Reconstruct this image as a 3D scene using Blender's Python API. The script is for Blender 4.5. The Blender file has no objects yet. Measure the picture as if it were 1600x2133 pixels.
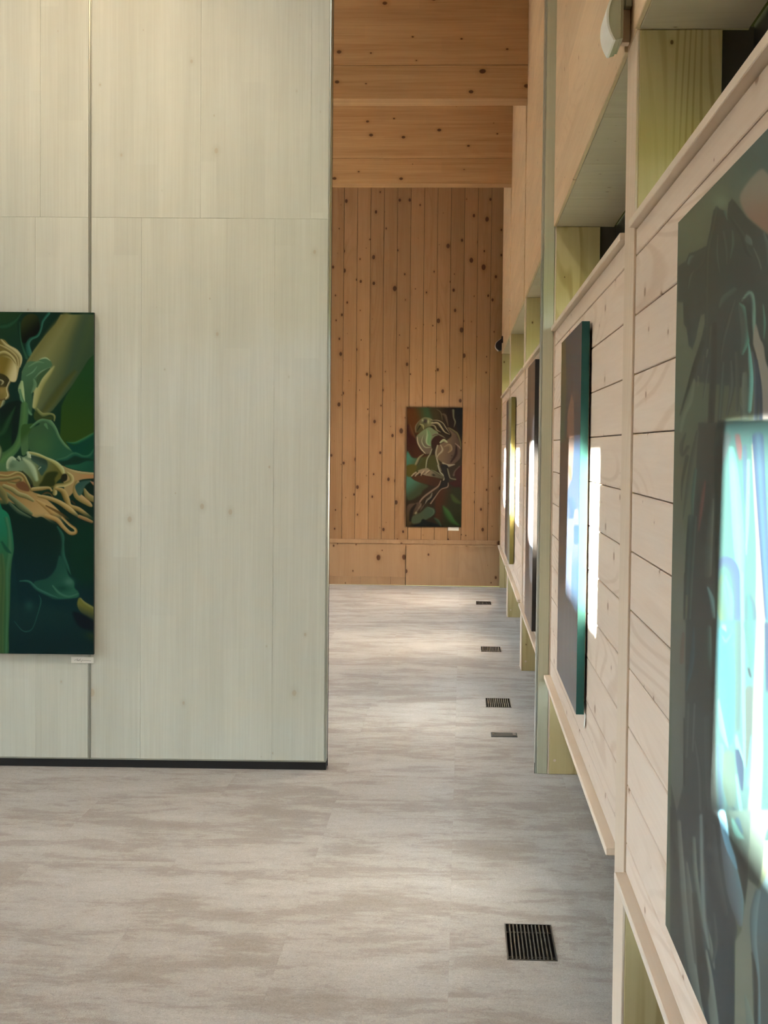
import bpy, bmesh, math, random
import numpy as np
from mathutils import Matrix, Vector

random.seed(7)
SC = bpy.context.scene
COL = SC.collection

# ------------------------------------------------------------------ camera
IMG_W, IMG_H = 1600.0, 2133.0
F_PX, YAW, PITCH, ROLL, EYE = 3108.36, 0.052561, 0.043380, 0.009654, 1.40555
_fw = Vector((-math.sin(YAW)*math.cos(PITCH), math.cos(YAW)*math.cos(PITCH), -math.sin(PITCH)))
_rt = Vector((math.cos(YAW), math.sin(YAW), 0.0))
_up = _rt.cross(_fw)
RT = _rt*math.cos(ROLL) + _up*math.sin(ROLL)
UP = _up*math.cos(ROLL) - _rt*math.sin(ROLL)
cam = bpy.data.cameras.new('camera')
cam.sensor_fit = 'HORIZONTAL'
cam.sensor_width = 36.0
cam.lens = F_PX/IMG_W*36.0
cam.clip_start = 0.05
cam.clip_end = 200
cam_ob = bpy.data.objects.new('camera', cam)
COL.objects.link(cam_ob)
m = Matrix((RT, UP, -_fw)).transposed().to_4x4()
m.translation = (0, 0, EYE)
cam_ob.matrix_world = m
SC.camera = cam_ob

# ------------------------------------------------------------------ world, sun, daylight
EXPOSURE = 0.85
SKY_GAIN, GREEN_GAIN = 7.5, 3.0
SUN_POWER = 210.0
w = bpy.data.worlds.new('sky'); SC.world = w; w.use_nodes = True
nt = w.node_tree; nt.nodes.clear()
tc = nt.nodes.new('ShaderNodeTexCoord')
sx = nt.nodes.new('ShaderNodeSeparateXYZ'); nt.links.new(tc.outputs['Generated'], sx.inputs[0])
rp = nt.nodes.new('ShaderNodeValToRGB')
mr = nt.nodes.new('ShaderNodeMapRange')
mr.inputs['From Min'].default_value = -1; mr.inputs['From Max'].default_value = 1
nt.links.new(sx.outputs['Z'], mr.inputs['Value']); nt.links.new(mr.outputs[0], rp.inputs[0])
lawn = (0.33*GREEN_GAIN, 0.42*GREEN_GAIN, 0.02*GREEN_GAIN, 1)   # lawn and trees beyond the window wall
yard = (0.28*GREEN_GAIN, 0.25*GREEN_GAIN, 0.21*GREEN_GAIN, 1)     # paved yard on the other side
side = nt.nodes.new('ShaderNodeMapRange'); side.inputs['From Min'].default_value = -0.15; side.inputs['From Max'].default_value = 0.15
nt.links.new(sx.outputs['X'], side.inputs['Value'])
gm = nt.nodes.new('ShaderNodeMix'); gm.data_type = 'RGBA'
nt.links.new(side.outputs[0], gm.inputs[0]); gm.inputs[6].default_value = yard; gm.inputs[7].default_value = lawn
cr = rp.color_ramp
cr.elements[0].position = 0.535; cr.elements[0].color = (0, 0, 0, 1)
cr.elements[1].position = 0.58; cr.elements[1].color = (1, 1, 1, 1)
sm = nt.nodes.new('ShaderNodeMix'); sm.data_type = 'RGBA'
nt.links.new(rp.outputs[0], sm.inputs[0]); nt.links.new(gm.outputs[2], sm.inputs[6])
sm.inputs[7].default_value = (0.82*SKY_GAIN, 0.95*SKY_GAIN, 1.14*SKY_GAIN, 1)
bg = nt.nodes.new('ShaderNodeBackground'); nt.links.new(sm.outputs[2], bg.inputs[0])
wo = nt.nodes.new('ShaderNodeOutputWorld'); nt.links.new(bg.outputs[0], wo.inputs[0])

SUN_EL, SUN_AZ = math.radians(50), math.radians(6)             # falling towards +X and a little towards +Y
SUN_DIR = Vector((math.cos(SUN_EL)*math.cos(SUN_AZ), math.cos(SUN_EL)*math.sin(SUN_AZ), -math.sin(SUN_EL)))
sl = bpy.data.lights.new('sun', 'SUN'); sl.energy = SUN_POWER; sl.angle = math.radians(0.6); sl.color = (1.0, 0.985, 0.96)
so = bpy.data.objects.new('sun', sl); COL.objects.link(so)
so.rotation_euler = SUN_DIR.to_track_quat('-Z', 'Y').to_euler(); so.location = (-20, -5, 25)

def portal(name, loc, normal, sx_, sy_):
    l = bpy.data.lights.new(name, 'AREA'); l.shape = 'RECTANGLE'; l.size = sx_; l.size_y = sy_
    l.cycles.is_portal = True
    o = bpy.data.objects.new(name, l); COL.objects.link(o)
    o.location = loc; o.rotation_euler = Vector(normal).to_track_quat('-Z', 'Y').to_euler()
    return o

vs = SC.view_settings
vs.view_transform = 'Standard'; vs.look = 'None'; vs.exposure = EXPOSURE; vs.gamma = 1.0
vs.use_curve_mapping = False
SC.display_settings.display_device = 'sRGB'
cy = SC.cycles
cy.max_bounces = 7; cy.diffuse_bounces = 5; cy.glossy_bounces = 3; cy.transmission_bounces = 4; cy.transparent_max_bounces = 6
cy.use_adaptive_sampling = True; cy.adaptive_threshold = 0.2; cy.adaptive_min_samples = 16
cy.use_denoising = True
cy.sample_clamp_indirect = 90.0
cy.caustics_reflective = True; cy.blur_glossy = 0.5; cy.caustics_refractive = False

# ------------------------------------------------------------------ helpers
def srgb(r, g_, b, gain=1.0):
    def f(c):
        c /= 255.0
        return c/12.92 if c <= 0.04045 else ((c+0.055)/1.055)**2.4
    return (f(r)*gain, f(g_)*gain, f(b)*gain, 1.0)

class MB:
    def __init__(s): s.v = []; s.f = []
    def box(s, x0, x1, y0, y1, z0, z1):
        b = len(s.v)
        s.v += [(x0,y0,z0),(x1,y0,z0),(x1,y1,z0),(x0,y1,z0),(x0,y0,z1),(x1,y0,z1),(x1,y1,z1),(x0,y1,z1)]
        s.f += [tuple(b+i for i in q) for q in ((0,3,2,1),(4,5,6,7),(0,1,5,4),(1,2,6,5),(2,3,7,6),(3,0,4,7))]
        return s
    def prism(s, prof, axis, a, b_):
        """extrude a 2-D outline along an axis ('X','Y','Z')"""
        n = len(prof); base = len(s.v)
        for t in (a, b_):
            for p, q in prof:
                s.v.append({'X': (t, p, q), 'Y': (p, t, q), 'Z': (p, q, t)}[axis])
        s.f.append(tuple(base+i for i in range(n))); s.f.append(tuple(base+n+i for i in reversed(range(n))))
        for i in range(n):
            j = (i+1) % n
            s.f.append((base+i, base+n+i, base+n+j, base+j))
        return s
    def tube(s, pts, r, n=8):
        base = len(s.v); k = len(pts)
        for i, p in enumerate(pts):
            p = Vector(p)
            d = (Vector(pts[min(i+1, k-1)])-Vector(pts[max(i-1, 0)])).normalized()
            a = d.orthogonal().normalized(); c = d.cross(a)
            for j in range(n):
                t = 2*math.pi*j/n
                s.v.append(tuple(p+a*math.cos(t)*r+c*math.sin(t)*r))
        for i in range(k-1):
            for j in range(n):
                j2 = (j+1) % n
                s.f.append((base+i*n+j, base+i*n+j2, base+(i+1)*n+j2, base+(i+1)*n+j))
        s.f.append(tuple(base+j for j in reversed(range(n)))); s.f.append(tuple(base+(k-1)*n+j for j in range(n)))
        return s
    def mesh(s, name, mat=None, bevel=0.0, center=None):
        me = bpy.data.meshes.new(name)
        v = s.v if center is None else [tuple(Vector(p)-Vector(center)) for p in s.v]
        me.from_pydata(v, [], s.f); me.update()
        bm = bmesh.new(); bm.from_mesh(me)
        bmesh.ops.recalc_face_normals(bm, faces=bm.faces)
        if bevel > 0:
            bmesh.ops.bevel(bm, geom=list(bm.edges), offset=bevel, segments=1, affect='EDGES', clamp_overlap=True)
        bm.to_mesh(me); bm.free()
        if mat: me.materials.append(mat)
        return me
    def build(s, name, mat, parent=None, bevel=0.0):
        xs, ys, zs = zip(*s.v)
        c = ((min(xs)+max(xs))/2, (min(ys)+max(ys))/2, min(zs))
        o = bpy.data.objects.new(name, s.mesh(name, mat, bevel, c))
        COL.objects.link(o)
        place(o, c, parent)
        return o

def place(o, loc, parent):
    if parent is not None:
        o.parent = parent
        pl = Vector((0, 0, 0)); p = parent
        while p is not None:
            pl += p.location; p = p.parent
        o.location = Vector(loc)-pl
    else:
        o.location = loc

def box(name, x0, x1, y0, y1, z0, z1, mat, parent=None, bevel=0.0):
    return MB().box(x0, x1, y0, y1, z0, z1).build(name, mat, parent, bevel)

def tag(o, label=None, cat=None, group=None, kind=None):
    if label: o['label'] = label
    if cat: o['category'] = cat
    if group: o['group'] = group
    if kind: o['kind'] = kind
    return o

def empty(name, loc, label=None, cat=None, group=None, kind=None):
    o = bpy.data.objects.new(name, None); COL.objects.link(o)
    o.location = loc; o.empty_display_size = 0.1
    return tag(o, label, cat, group, kind)

# ------------------------------------------------------------------ materials
def new_mat(name):
    mt = bpy.data.materials.new(name); mt.use_nodes = True
    t = mt.node_tree
    return mt, t, t.nodes['Principled BSDF']

def plain(name, col, rough=0.5, metal=0.0, spec=0.5):
    mt, t, b = new_mat(name)
    b.inputs['Base Color'].default_value = col; b.inputs['Roughness'].default_value = rough
    b.inputs['Metallic'].default_value = metal; b.inputs['Specular IOR Level'].default_value = spec
    return mt

class N:
    """tiny node-building helper"""
    def __init__(s, t): s.t = t
    def n(s, typ, **kw):
        nd = s.t.nodes.new('ShaderNode'+typ)
        for k, v in kw.items(): setattr(nd, k, v)
        return nd
    def put(s, sock, v):
        if isinstance(v, bpy.types.NodeSocket): s.t.links.new(v, sock)
        else: sock.default_value = v
    def math(s, op, a, b=0.0, c=None, clamp=False):
        nd = s.n('Math', operation=op, use_clamp=clamp)
        s.put(nd.inputs[0], a); s.put(nd.inputs[1], b)
        if c is not None: s.put(nd.inputs[2], c)
        return nd.outputs[0]
    def vmath(s, op, a, b):
        nd = s.n('VectorMath', operation=op); s.put(nd.inputs[0], a); s.put(nd.inputs[1], b)
        return nd.outputs[0]
    def noise(s, vec, scale, detail=2.0, rough=0.5, dist=0.0):
        nd = s.n('TexNoise'); s.put(nd.inputs['Vector'], vec); nd.inputs['Scale'].default_value = scale
        nd.inputs['Detail'].default_value = detail; nd.inputs['Roughness'].default_value = rough; nd.inputs['Distortion'].default_value = dist
        return nd.outputs['Fac']
    def ramp(s, fac, stops):
        nd = s.n('ValToRGB'); s.put(nd.inputs[0], fac); r = nd.color_ramp
        while len(r.elements) < len(stops): r.elements.new(0.5)
        for el, (p, c) in zip(r.elements, stops):
            el.position = p; el.color = c if len(c) == 4 else (*c, 1)
        return nd.outputs[0]
    def mix(s, fac, a, b, blend='MIX'):
        nd = s.n('Mix', data_type='RGBA', blend_type=blend)
        s.put(nd.inputs[0], fac); s.put(nd.inputs[6], a); s.put(nd.inputs[7], b)
        return nd.outputs[2]
    def step(s, v, a, b):
        nd = s.n('MapRange', interpolation_type='SMOOTHSTEP'); s.put(nd.inputs[0], v)
        nd.inputs[1].default_value = a; nd.inputs[2].default_value = b
        return nd.outputs[0]

def wood(name, light, dark, axis, knot=None, knot_scale=3.0, knot_size=0.07, ring=0.35, grain=0.35, var=0.08, rough=0.62, ring_scale=1.0, lam=0.0, face=None, streak=16.0, lamc=0.1):
    """procedural softwood: lengthwise grain, growth-ring cathedrals, knots; axis = grain direction"""
    mt, t, b = new_mat(name); k = N(t)
    tcn = k.n('TexCoord'); oi = k.n('ObjectInfo')
    rnd = oi.outputs['Random']
    off = k.n('CombineXYZ')
    k.put(off.inputs[0], k.math('MULTIPLY', rnd, 37.0)); k.put(off.inputs[1], k.math('MULTIPLY', rnd, 91.0)); k.put(off.inputs[2], k.math('MULTIPLY', rnd, 53.0))
    p = k.vmath('ADD', tcn.outputs['Object'], off.outputs[0])
    i = 'XYZ'.index(axis)
    def sc(al, ac):
        v = [ac]*3; v[i] = al
        return k.vmath('MULTIPLY', p, tuple(v))
    fine = k.noise(sc(2.5, 130), 1.0, 3, 0.6)
    mid = k.noise(sc(0.9, streak), 1.0, 2, 0.5)
    big = k.noise(sc(0.42, 2.6*ring_scale), 1.0, 1.0, 0.4)
    rings = k.math('SINE', k.math('MULTIPLY', big, 150.0))
    rings = k.math('MULTIPLY', k.step(rings, 0.1, 1.0), k.step(k.noise(sc(0.7, 5), 1.0, 1), 0.42, 0.62))
    fac = k.math('ADD', k.math('MULTIPLY', k.math('SUBTRACT', fine, 0.5), grain), 0.36)
    fac = k.math('ADD', fac, k.math('MULTIPLY', k.math('SUBTRACT', mid, 0.5), 0.9*grain))
    fac = k.math('ADD', fac, k.math('MULTIPLY', rings, ring), clamp=True)
    col = k.mix(fac, light, dark)
    if lam > 0:                                      # glued lamellas side by side: stepped tone across the grain
        j = [None, [q for q in (0, 1, 2) if q not in (i, 'XYZ'.index(face))][0]]
        sep = k.n('SeparateXYZ'); k.put(sep.inputs[0], p)
        cell = k.n('TexWhiteNoise', noise_dimensions='2D')
        cv = k.n('CombineXYZ')
        k.put(cv.inputs[0], k.math('FLOOR', k.math('DIVIDE', sep.outputs[j[1]], lam)))
        k.put(cv.inputs[1], k.math('FLOOR', k.math('ADD', k.math('DIVIDE', sep.outputs[i], 1.3), k.math('MULTIPLY', k.math('FLOOR', k.math('DIVIDE', sep.outputs[j[1]], lam)), 0.37))))
        k.put(cell.inputs['Vector'], cv.outputs[0])
        hv = k.n('HueSaturation'); k.put(hv.inputs['Color'], col)
        k.put(hv.inputs['Value'], k.math('ADD', 1.0-lamc/2, k.math('MULTIPLY', cell.outputs['Value'], lamc)))
        col = hv.outputs[0]
    if knot:
        vo = k.n('TexVoronoi', feature='F1', voronoi_dimensions='2D'); vo.inputs['Scale'].default_value = 1.0
        wob = k.noise(sc(9, 9), 1.0, 1)
        fi = 'XYZ'.index(face); ac = [q for q in (0, 1, 2) if q not in (i, fi)][0]
        sp = k.n('SeparateXYZ'); k.put(sp.inputs[0], p)
        cv2 = k.n('CombineXYZ'); k.put(cv2.inputs[0], k.math('MULTIPLY', sp.outputs[i], knot_scale*0.7)); k.put(cv2.inputs[1], k.math('MULTIPLY', sp.outputs[ac], knot_scale))
        k.put(vo.inputs['Vector'], cv2.outputs[0])
        d = k.math('ADD', vo.outputs['Distance'], k.math('MULTIPLY', k.math('SUBTRACT', wob, 0.5), knot_size*0.8))
        sepc = k.n('SeparateColor'); k.put(sepc.inputs[0], vo.outputs['Color'])
        size = k.math('MULTIPLY', k.math('ADD', k.math('POWER', sepc.outputs[0], 2.0), 0.12), knot_size)
        kf = k.math('SUBTRACT', 1.0, k.step(k.math('DIVIDE', d, size), 0.55, 1.0))
        halo = k.math('SUBTRACT', 1.0, k.step(k.math('DIVIDE', d, size), 0.9, 2.6))
        col = k.mix(k.math('MULTIPLY', halo, 0.35), col, dark)
        col = k.mix(k.math('MULTIPLY', kf, 0.9), col, knot)
    hv = k.n('HueSaturation'); k.put(hv.inputs['Color'], col)
    k.put(hv.inputs['Value'], k.math('ADD', 1.0-var/2, k.math('MULTIPLY', rnd, var)))
    k.put(b.inputs['Base Color'], hv.outputs[0])
    b.inputs['Roughness'].default_value = rough; b.inputs['Specular IOR Level'].default_value = 0.25
    bp = k.n('Bump'); bp.inputs['Strength'].default_value = 0.12; bp.inputs['Distance'].default_value = 0.002
    k.put(bp.inputs['Height'], fac); k.put(b.inputs['Normal'], bp.outputs[0])
    return mt

PALE_L, PALE_D = srgb(234, 216, 197), srgb(200, 172, 146)
M = {}
M['pale_y'] = wood('pale_spruce_boards', PALE_L, PALE_D, 'Y', knot=srgb(150, 116, 88), knot_scale=5.0, knot_size=0.07, ring=0.3, grain=0.3, ring_scale=1.3, face='X')
M['pale_z'] = wood('pale_spruce_upright', srgb(224, 206, 182), PALE_D, 'Z', ring=0.16, grain=0.3)
M['post'] = wood('glulam_post', srgb(210, 192, 143), srgb(167, 145, 92), 'Z', knot=srgb(96, 70, 40), knot_scale=5.0, knot_size=0.05, ring=0.5, grain=0.3, ring_scale=2.2, face='Y')
M['clt_y'] = wood('cross_laminated_spruce', srgb(226, 200, 166), srgb(186, 150, 112), 'Y', knot=srgb(140, 100, 66), knot_scale=6.0, knot_size=0.05, ring=0.1, grain=0.45, lam=0.13, face='X')
M['soffit'] = wood('soffit_spruce', srgb(206, 190, 166), srgb(168, 146, 120), 'X', knot=srgb(120, 96, 70), knot_scale=7.0, knot_size=0.045, ring=0.1, grain=0.35, face='Z')
M['far_board'] = wood('knotty_pine_board', srgb(160, 126, 90), srgb(128, 92, 58), 'Z', knot=srgb(62, 32, 16), knot_scale=6.0, knot_size=0.125, ring=0.15, grain=0.75, var=0.22, ring_scale=1.5, face='Y')
M['far_panel'] = wood('pine_panel', srgb(170, 140, 107), srgb(140, 105, 72), 'Z', knot=srgb(76, 42, 22), knot_scale=5.5, knot_size=0.13, ring=0.1, grain=0.4, lam=0.13, face='Y')
M['beam'] = wood('glulam_beam', srgb(196, 158, 114), srgb(156, 114, 70), 'X', knot=srgb(72, 40, 20), knot_scale=5.0, knot_size=0.075, ring=0.1, grain=1.0, streak=26.0, lam=0.09, face='Y')
M['laminate'] = wood('whitewashed_oak_laminate', srgb(208, 211, 198), srgb(180, 182, 166), 'Z', knot=srgb(182, 175, 153), knot_scale=3.6, knot_size=0.045, ring=0.0, grain=0.75, var=0.05, rough=0.42, lam=0.105, face='Y', streak=10.0, lamc=0.07)
M['dark_timber'] = plain('dark_stained_timber', srgb(62, 52, 40), 0.7)
M['pale_edge'] = wood('pale_planed_edge', srgb(232, 218, 200), srgb(206, 182, 154), 'Y', ring=0.06, grain=0.3)
M['jamb'] = wood('olive_grey_laminate', srgb(190, 187, 160), srgb(164, 160, 132), 'Z', ring=0.0, grain=0.6)
M['alu'] = plain('anodised_aluminium', srgb(176, 180, 168), 0.35, 0.75)
M['rubber'] = plain('black_rubber', srgb(14, 14, 14), 0.6)
M['black_frame'] = plain('black_window_frame', srgb(20, 19, 18), 0.4)
M['grille'] = plain('grille_steel', srgb(92, 88, 82), 0.38, 0.8)
M['pit'] = plain('duct_black', srgb(8, 8, 8), 0.8)
M['steel_cover'] = plain('brushed_steel_cover', srgb(58, 60, 58), 0.5, 0.7)
M['plaster'] = plain('white_plaster', srgb(226, 224, 216), 0.8)
M['paper'] = plain('paper_label', srgb(236, 234, 222), 0.7)
M['ink'] = plain('ink', srgb(86, 84, 66), 0.7)
M['white_plastic'] = plain('white_plastic', srgb(244, 246, 240), 0.35)
M['grey_plastic'] = plain('grey_green_plastic', srgb(176, 180, 156), 0.45)
M['dark_mesh'] = plain('dark_speaker_mesh', srgb(30, 18, 22), 0.6)
M['mauve_plastic'] = plain('dull_white_plastic', srgb(196, 182, 178), 0.45)

def glass_mat():
    mt, t, b = new_mat('window_glass'); k = N(t)
    t.nodes.remove(b)
    tr = k.n('BsdfTransparent'); tr.inputs[0].default_value = (0.93, 0.96, 0.95, 1)
    gl = k.n('BsdfGlossy'); gl.inputs['Roughness'].default_value = 0.02
    fr = k.n('Fresnel'); fr.inputs[0].default_value = 1.45
    mx = k.n('MixShader'); k.put(mx.inputs[0], k.math('MULTIPLY', fr.outputs[0], 0.9)); k.put(mx.inputs[1], tr.outputs[0]); k.put(mx.inputs[2], gl.outputs[0])
    k.put(t.nodes['Material Output'].inputs[0], mx.outputs[0])
    return mt
M['glass'] = glass_mat()

def carpet_mat():
    mt, t, b = new_mat('carpet_pile'); k = N(t)
    tcn = k.n('TexCoord'); oi = k.n('ObjectInfo'); rnd = oi.outputs['Random']
    off = k.n('CombineXYZ'); k.put(off.inputs[0], k.math('MULTIPLY', rnd, 61.0)); k.put(off.inputs[1], k.math('MULTIPLY', rnd, 29.0))
    geo = k.n('NewGeometry')
    p = k.vmath('ADD', tcn.outputs['Object'], off.outputs[0])
    pw = geo.outputs['Position']
    po = k.vmath('ADD', pw, k.vmath('MULTIPLY', off.outputs[0], (0.0025, 0.0025, 0)))
    s1 = k.noise(k.vmath('MULTIPLY', po, (2.4, 5.2, 1.0)), 1.0, 8, 0.68, 0.3)
    s2 = k.noise(k.vmath('MULTIPLY', p, (9.0, 24.0, 1.0)), 1.0, 6, 0.7, 0.4)
    sw = k.noise(k.vmath('MULTIPLY', pw, (0.9, 2.0, 1.0)), 1.0, 2, 0.5)
    f = k.math('ADD', k.math('MULTIPLY', s1, 0.72), k.math('MULTIPLY', s2, 0.28))
    f = k.math('ADD', f, k.math('MULTIPLY', k.math('SUBTRACT', sw, 0.5), 0.16))
    f = k.math('ADD', f, k.math('MULTIPLY', k.math('SUBTRACT', rnd, 0.5), 0.03))
    col = k.ramp(f, [(0.36, srgb(146, 133, 119)), (0.46, srgb(154, 142, 129)), (0.505, srgb(166, 156, 144)), (0.64, srgb(176, 168, 157))])
    tuft = k.noise(k.vmath('MULTIPLY', pw, (125, 95, 1)), 1.0, 2, 0.7, 2.0)
    hv = k.n('HueSaturation'); k.put(hv.inputs['Color'], col)
    k.put(hv.inputs['Value'], k.math('ADD', 0.5, k.math('MULTIPLY', tuft, 1.0)))
    k.put(b.inputs['Base Color'], hv.outputs[0])
    b.inputs['Roughness'].default_value = 0.9; b.inputs['Specular IOR Level'].default_value = 0.12
    b.inputs['Sheen Weight'].default_value = 0.15; b.inputs['Sheen Roughness'].default_value = 0.5
    bp = k.n('Bump'); bp.inputs['Strength'].default_value = 0.5; bp.inputs['Distance'].default_value = 0.004
    k.put(bp.inputs['Height'], tuft); k.put(b.inputs['Normal'], bp.outputs[0])
    return mt
M['carpet'] = carpet_mat()

def paint_mat(name, rough=0.42, spec=0.15, coat=0.0):
    mt, t, b = new_mat(name); k = N(t)
    at = k.n('Attribute', attribute_name='paint')
    k.put(b.inputs['Base Color'], at.outputs['Color'])
    b.inputs['Roughness'].default_value = rough; b.inputs['Specular IOR Level'].default_value = spec
    b.inputs['Coat Weight'].default_value = coat; b.inputs['Coat Roughness'].default_value = 0.34
    return mt
M['paint'] = paint_mat('oil_paint')
M['varnish'] = paint_mat('varnished_oil_paint', 0.36, 0.35, 0.4)

# ------------------------------------------------------------------ dimensions
XP = 0.381                       # room side of the posts
S = 3.0
POST_Y = [0.43, 3.43, 6.43, 9.43, 12.43]
YE = 15.05                       # last bay ends at a corner post
PT = 0.20                        # post thickness along the wall
YB = 15.17                       # far wall
CEIL = 4.80
XL = -5.2                        # far side of the hall (never in view)
YF = -3.0                        # wall behind the camera
SILL = 0.35                      # window sill, set high to cut daylight on floor and lower posts
XG = 0.66                        # window plane

# ------------------------------------------------------------------ floor: slab + carpet tiles
VENTS = [(0.138, 0.276, 4.06, 4.37), (0.140, 0.279, 8.07, 8.36), (0.140, 0.280, 10.28, 10.545), (0.132, 0.270, 13.40, 13.67)]
COVER = (0.153, 0.281, 7.238, 7.348)
floor = empty('floor', (0, 6, 0), 'grey beige carpet tile floor with woven streaks', kind='structure')
T = 0.467; X0 = -0.022
box('floor_slab', XL, 0.75, YF, YB+0.2, -0.14, -0.03, M['pit'], floor)
box('carpet_roll', XL, X0-6*T, YF, YB, -0.03, 0.0, M['carpet'], floor)
box('carpet_roll', X0-6*T, 0.75, YF, 2.6, -0.03, 0.0, M['carpet'], floor)
tile_me = None
GAP = 0.0002
for ci in range(-6, 2):
    x0 = X0+ci*T; x1 = min(x0+T, 0.72)
    y = 2.6 + (0.0 if ci % 2 else T*0.5) - T
    while y < YB:
        y0, y1 = max(y, 2.6), min(y+T, YB)
        y += T
        if y1-y0 < 0.02: continue
        holes = [h for h in VENTS+[COVER] if h[0] < x1 and h[1] > x0 and h[2] < y1 and h[3] > y0]
        whole = abs(x1-x0-T) < 1e-6 and abs(y1-y0-T) < 1e-6 and not holes
        cx, cyy = (x0+x1)/2, (y0+y1)/2
        if whole:
            if tile_me is None:
                tile_me = MB().box(-T/2+GAP, T/2-GAP, -T/2+GAP, T/2-GAP, 0, 0.03).mesh('carpet_tile', M['carpet'])
            o = bpy.data.objects.new('carpet_tile', tile_me); COL.objects.link(o)
            place(o, (cx, cyy, -0.03), floor)
        else:
            a0, a1, b0, b1 = x0+GAP, x1-GAP, y0+GAP, y1-GAP
            mb = MB()
            if holes:
                h = holes[0]; hx0, hx1, hy0, hy1 = max(h[0], a0), min(h[1], a1), max(h[2], b0), min(h[3], b1)
                for q in ((a0, hx0, b0, b1), (hx1, a1, b0, b1), (hx0, hx1, b0, hy0), (hx0, hx1, hy1, b1)):
                    if q[1]-q[0] > 0.001 and q[3]-q[2] > 0.001: mb.box(*q, -0.03, 0.0)
            else:
                mb.box(a0, a1, b0, b1, -0.03, 0.0)
            mb.build('carpet_tile', M['carpet'], floor)

# floor vents
def vent(h, label):
    x0, x1, y0, y1 = h
    r = empty('floor_vent', ((x0+x1)/2, (y0+y1)/2, 0), label, 'floor vent', 'slotted floor vents along the window wall')
    box('duct', x0+0.001, x1-0.001, y0+0.001, y1-0.001, -0.0295, -0.026, M['pit'], r)
    fr = MB(); t = 0.004
    fr.box(x0, x0+t, y0, y1, -0.025, 0.0022); fr.box(x1-t, x1, y0, y1, -0.025, 0.0022)
    fr.box(x0+t, x1-t, y0, y0+t, -0.025, 0.0022); fr.box(x0+t, x1-t, y1-t, y1, -0.025, 0.0022)
    fr.build('frame', M['grille'], r)
    n = 11; pitch = (x1-x0-2*t)/(n+1)
    bar = MB().box(-0.0021, 0.0021, -(y1-y0)/2+t, (y1-y0)/2-t, 0, 0.018).mesh('slat', M['grille'])
    for i in range(n):
        o = bpy.data.objects.new('slat', bar); COL.objects.link(o)
        place(o, (x0+t+pitch*(i+1), (y0+y1)/2, -0.0165), r)
    for yy in (y0+0.045, y1-0.05): MB().tube([(x0+t, yy, -0.008), (x1-t, yy, -0.008)], 0.0022, 6).build('cross_rod', M['grille'], r)
vent(VENTS[0], 'black slotted floor vent nearest the camera, its steel bars catching light')
vent(VENTS[1], 'slotted floor vent just beyond the steel floor cover')
vent(VENTS[2], 'slotted floor vent second from the far wall, in a bright patch of carpet')
vent(VENTS[3], 'small dark floor vent nearest the far pine wall')
x0, x1, y0, y1 = COVER
fb = empty('floor_cover', ((x0+x1)/2, (y0+y1)/2, 0), 'flat rectangular steel floor outlet cover between two vents', 'floor cover')
box('box', x0, x1, y0, y1, -0.0295, -0.006, M['pit'], fb)
box('lid', x0, x1, y0+0.004, y1-0.004, -0.006, 0.003, M['steel_cover'], fb, 0.001)
box('hinge', x1-0.022, x1-0.006, y0+0.02, y1-0.02, 0.003, 0.0055, M['grille'], fb, 0.001)
box('latch', x0+0.006, x0+0.016, y0+0.035, y1-0.035, 0.003, 0.005, M['grille'], fb, 0.001)

# ------------------------------------------------------------------ far wall
far = empty('wall_back', (0, YB, 0), 'far wall of upright knotty pine boards', kind='structure')
BW = 0.1353
board_me = MB().box(-BW/2+0.0015, BW/2-0.0015, 0, 0.02, 0, CEIL-0.40).mesh('wall_board', M['far_board'], 0.0025)
xb = 0.3935
i = 0
while xb > XL:
    o = bpy.data.objects.new('wall_board', board_me); COL.objects.link(o)
    place(o, (xb-BW/2, YB, 0.40), far)
    xb -= BW; i += 1
box('wall_core', XL, 0.75, YB+0.021, YB+0.2, 0, CEIL, M['pit'], far)
box('ledge', -3.2, XP+0.004, YB-0.022, YB, 0.425, 0.468, M['far_panel'], far, 0.003)
box('low_panel', -3.2, -0.572, YB-0.006, YB, 0.085, 0.425, M['far_panel'], far, 0.002)
xx = -3.2
for wdt in [0.31]*8+[0.148]:
    box('base_board', xx, xx+wdt-0.002, YB-0.02, YB, 0.003, 0.085, M['far_panel'], far, 0.002)
    xx += wdt
box('low_panel', -0.568, XP+0.004, YB-0.024, YB, 0.004, 0.413, M['far_panel'], far, 0.003)
box('skirt', -0.568, XP+0.004, YB-0.012, YB, 0.413, 0.425, M['far_panel'], far)

# ------------------------------------------------------------------ right wall: posts, hung panels, upper wall, windows
POST_LABEL = ['pale glulam post by the near end of the window wall', 'tall glulam post with a green lit side between the two nearest paintings',
              'glulam post directly beside the partition jamb', 'glulam post on the window wall beyond the black painting',
              'glulam post on the window wall nearest the far pine wall']
wn_ = empty('wall_near', (0.4, -1, 0), 'spruce wall beside the viewer', kind='structure')
for yk, lb in zip(POST_Y, POST_LABEL):
    r = empty('glulam_post', (XP+0.095, yk+PT/2, 0), lb, 'post', 'glulam posts of the window wall') if yk > 1 else wn_
    box('shaft', XP+0.006, 0.571, yk, yk+PT, 0.0, 2.351, M['post'], r, 0.002)
    box('cover_strip', XP, XP+0.006, yk+0.001, yk+PT-0.001, 0.0, 2.351, M['pale_z'], r, 0.001)
    for zz in (0.06,):
        MB().tube([(XP+0.03, yk-0.0015, zz), (XP+0.03, yk+0.004, zz)], 0.006, 10).build('screw_cap', M['pale_z'], r)

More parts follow.
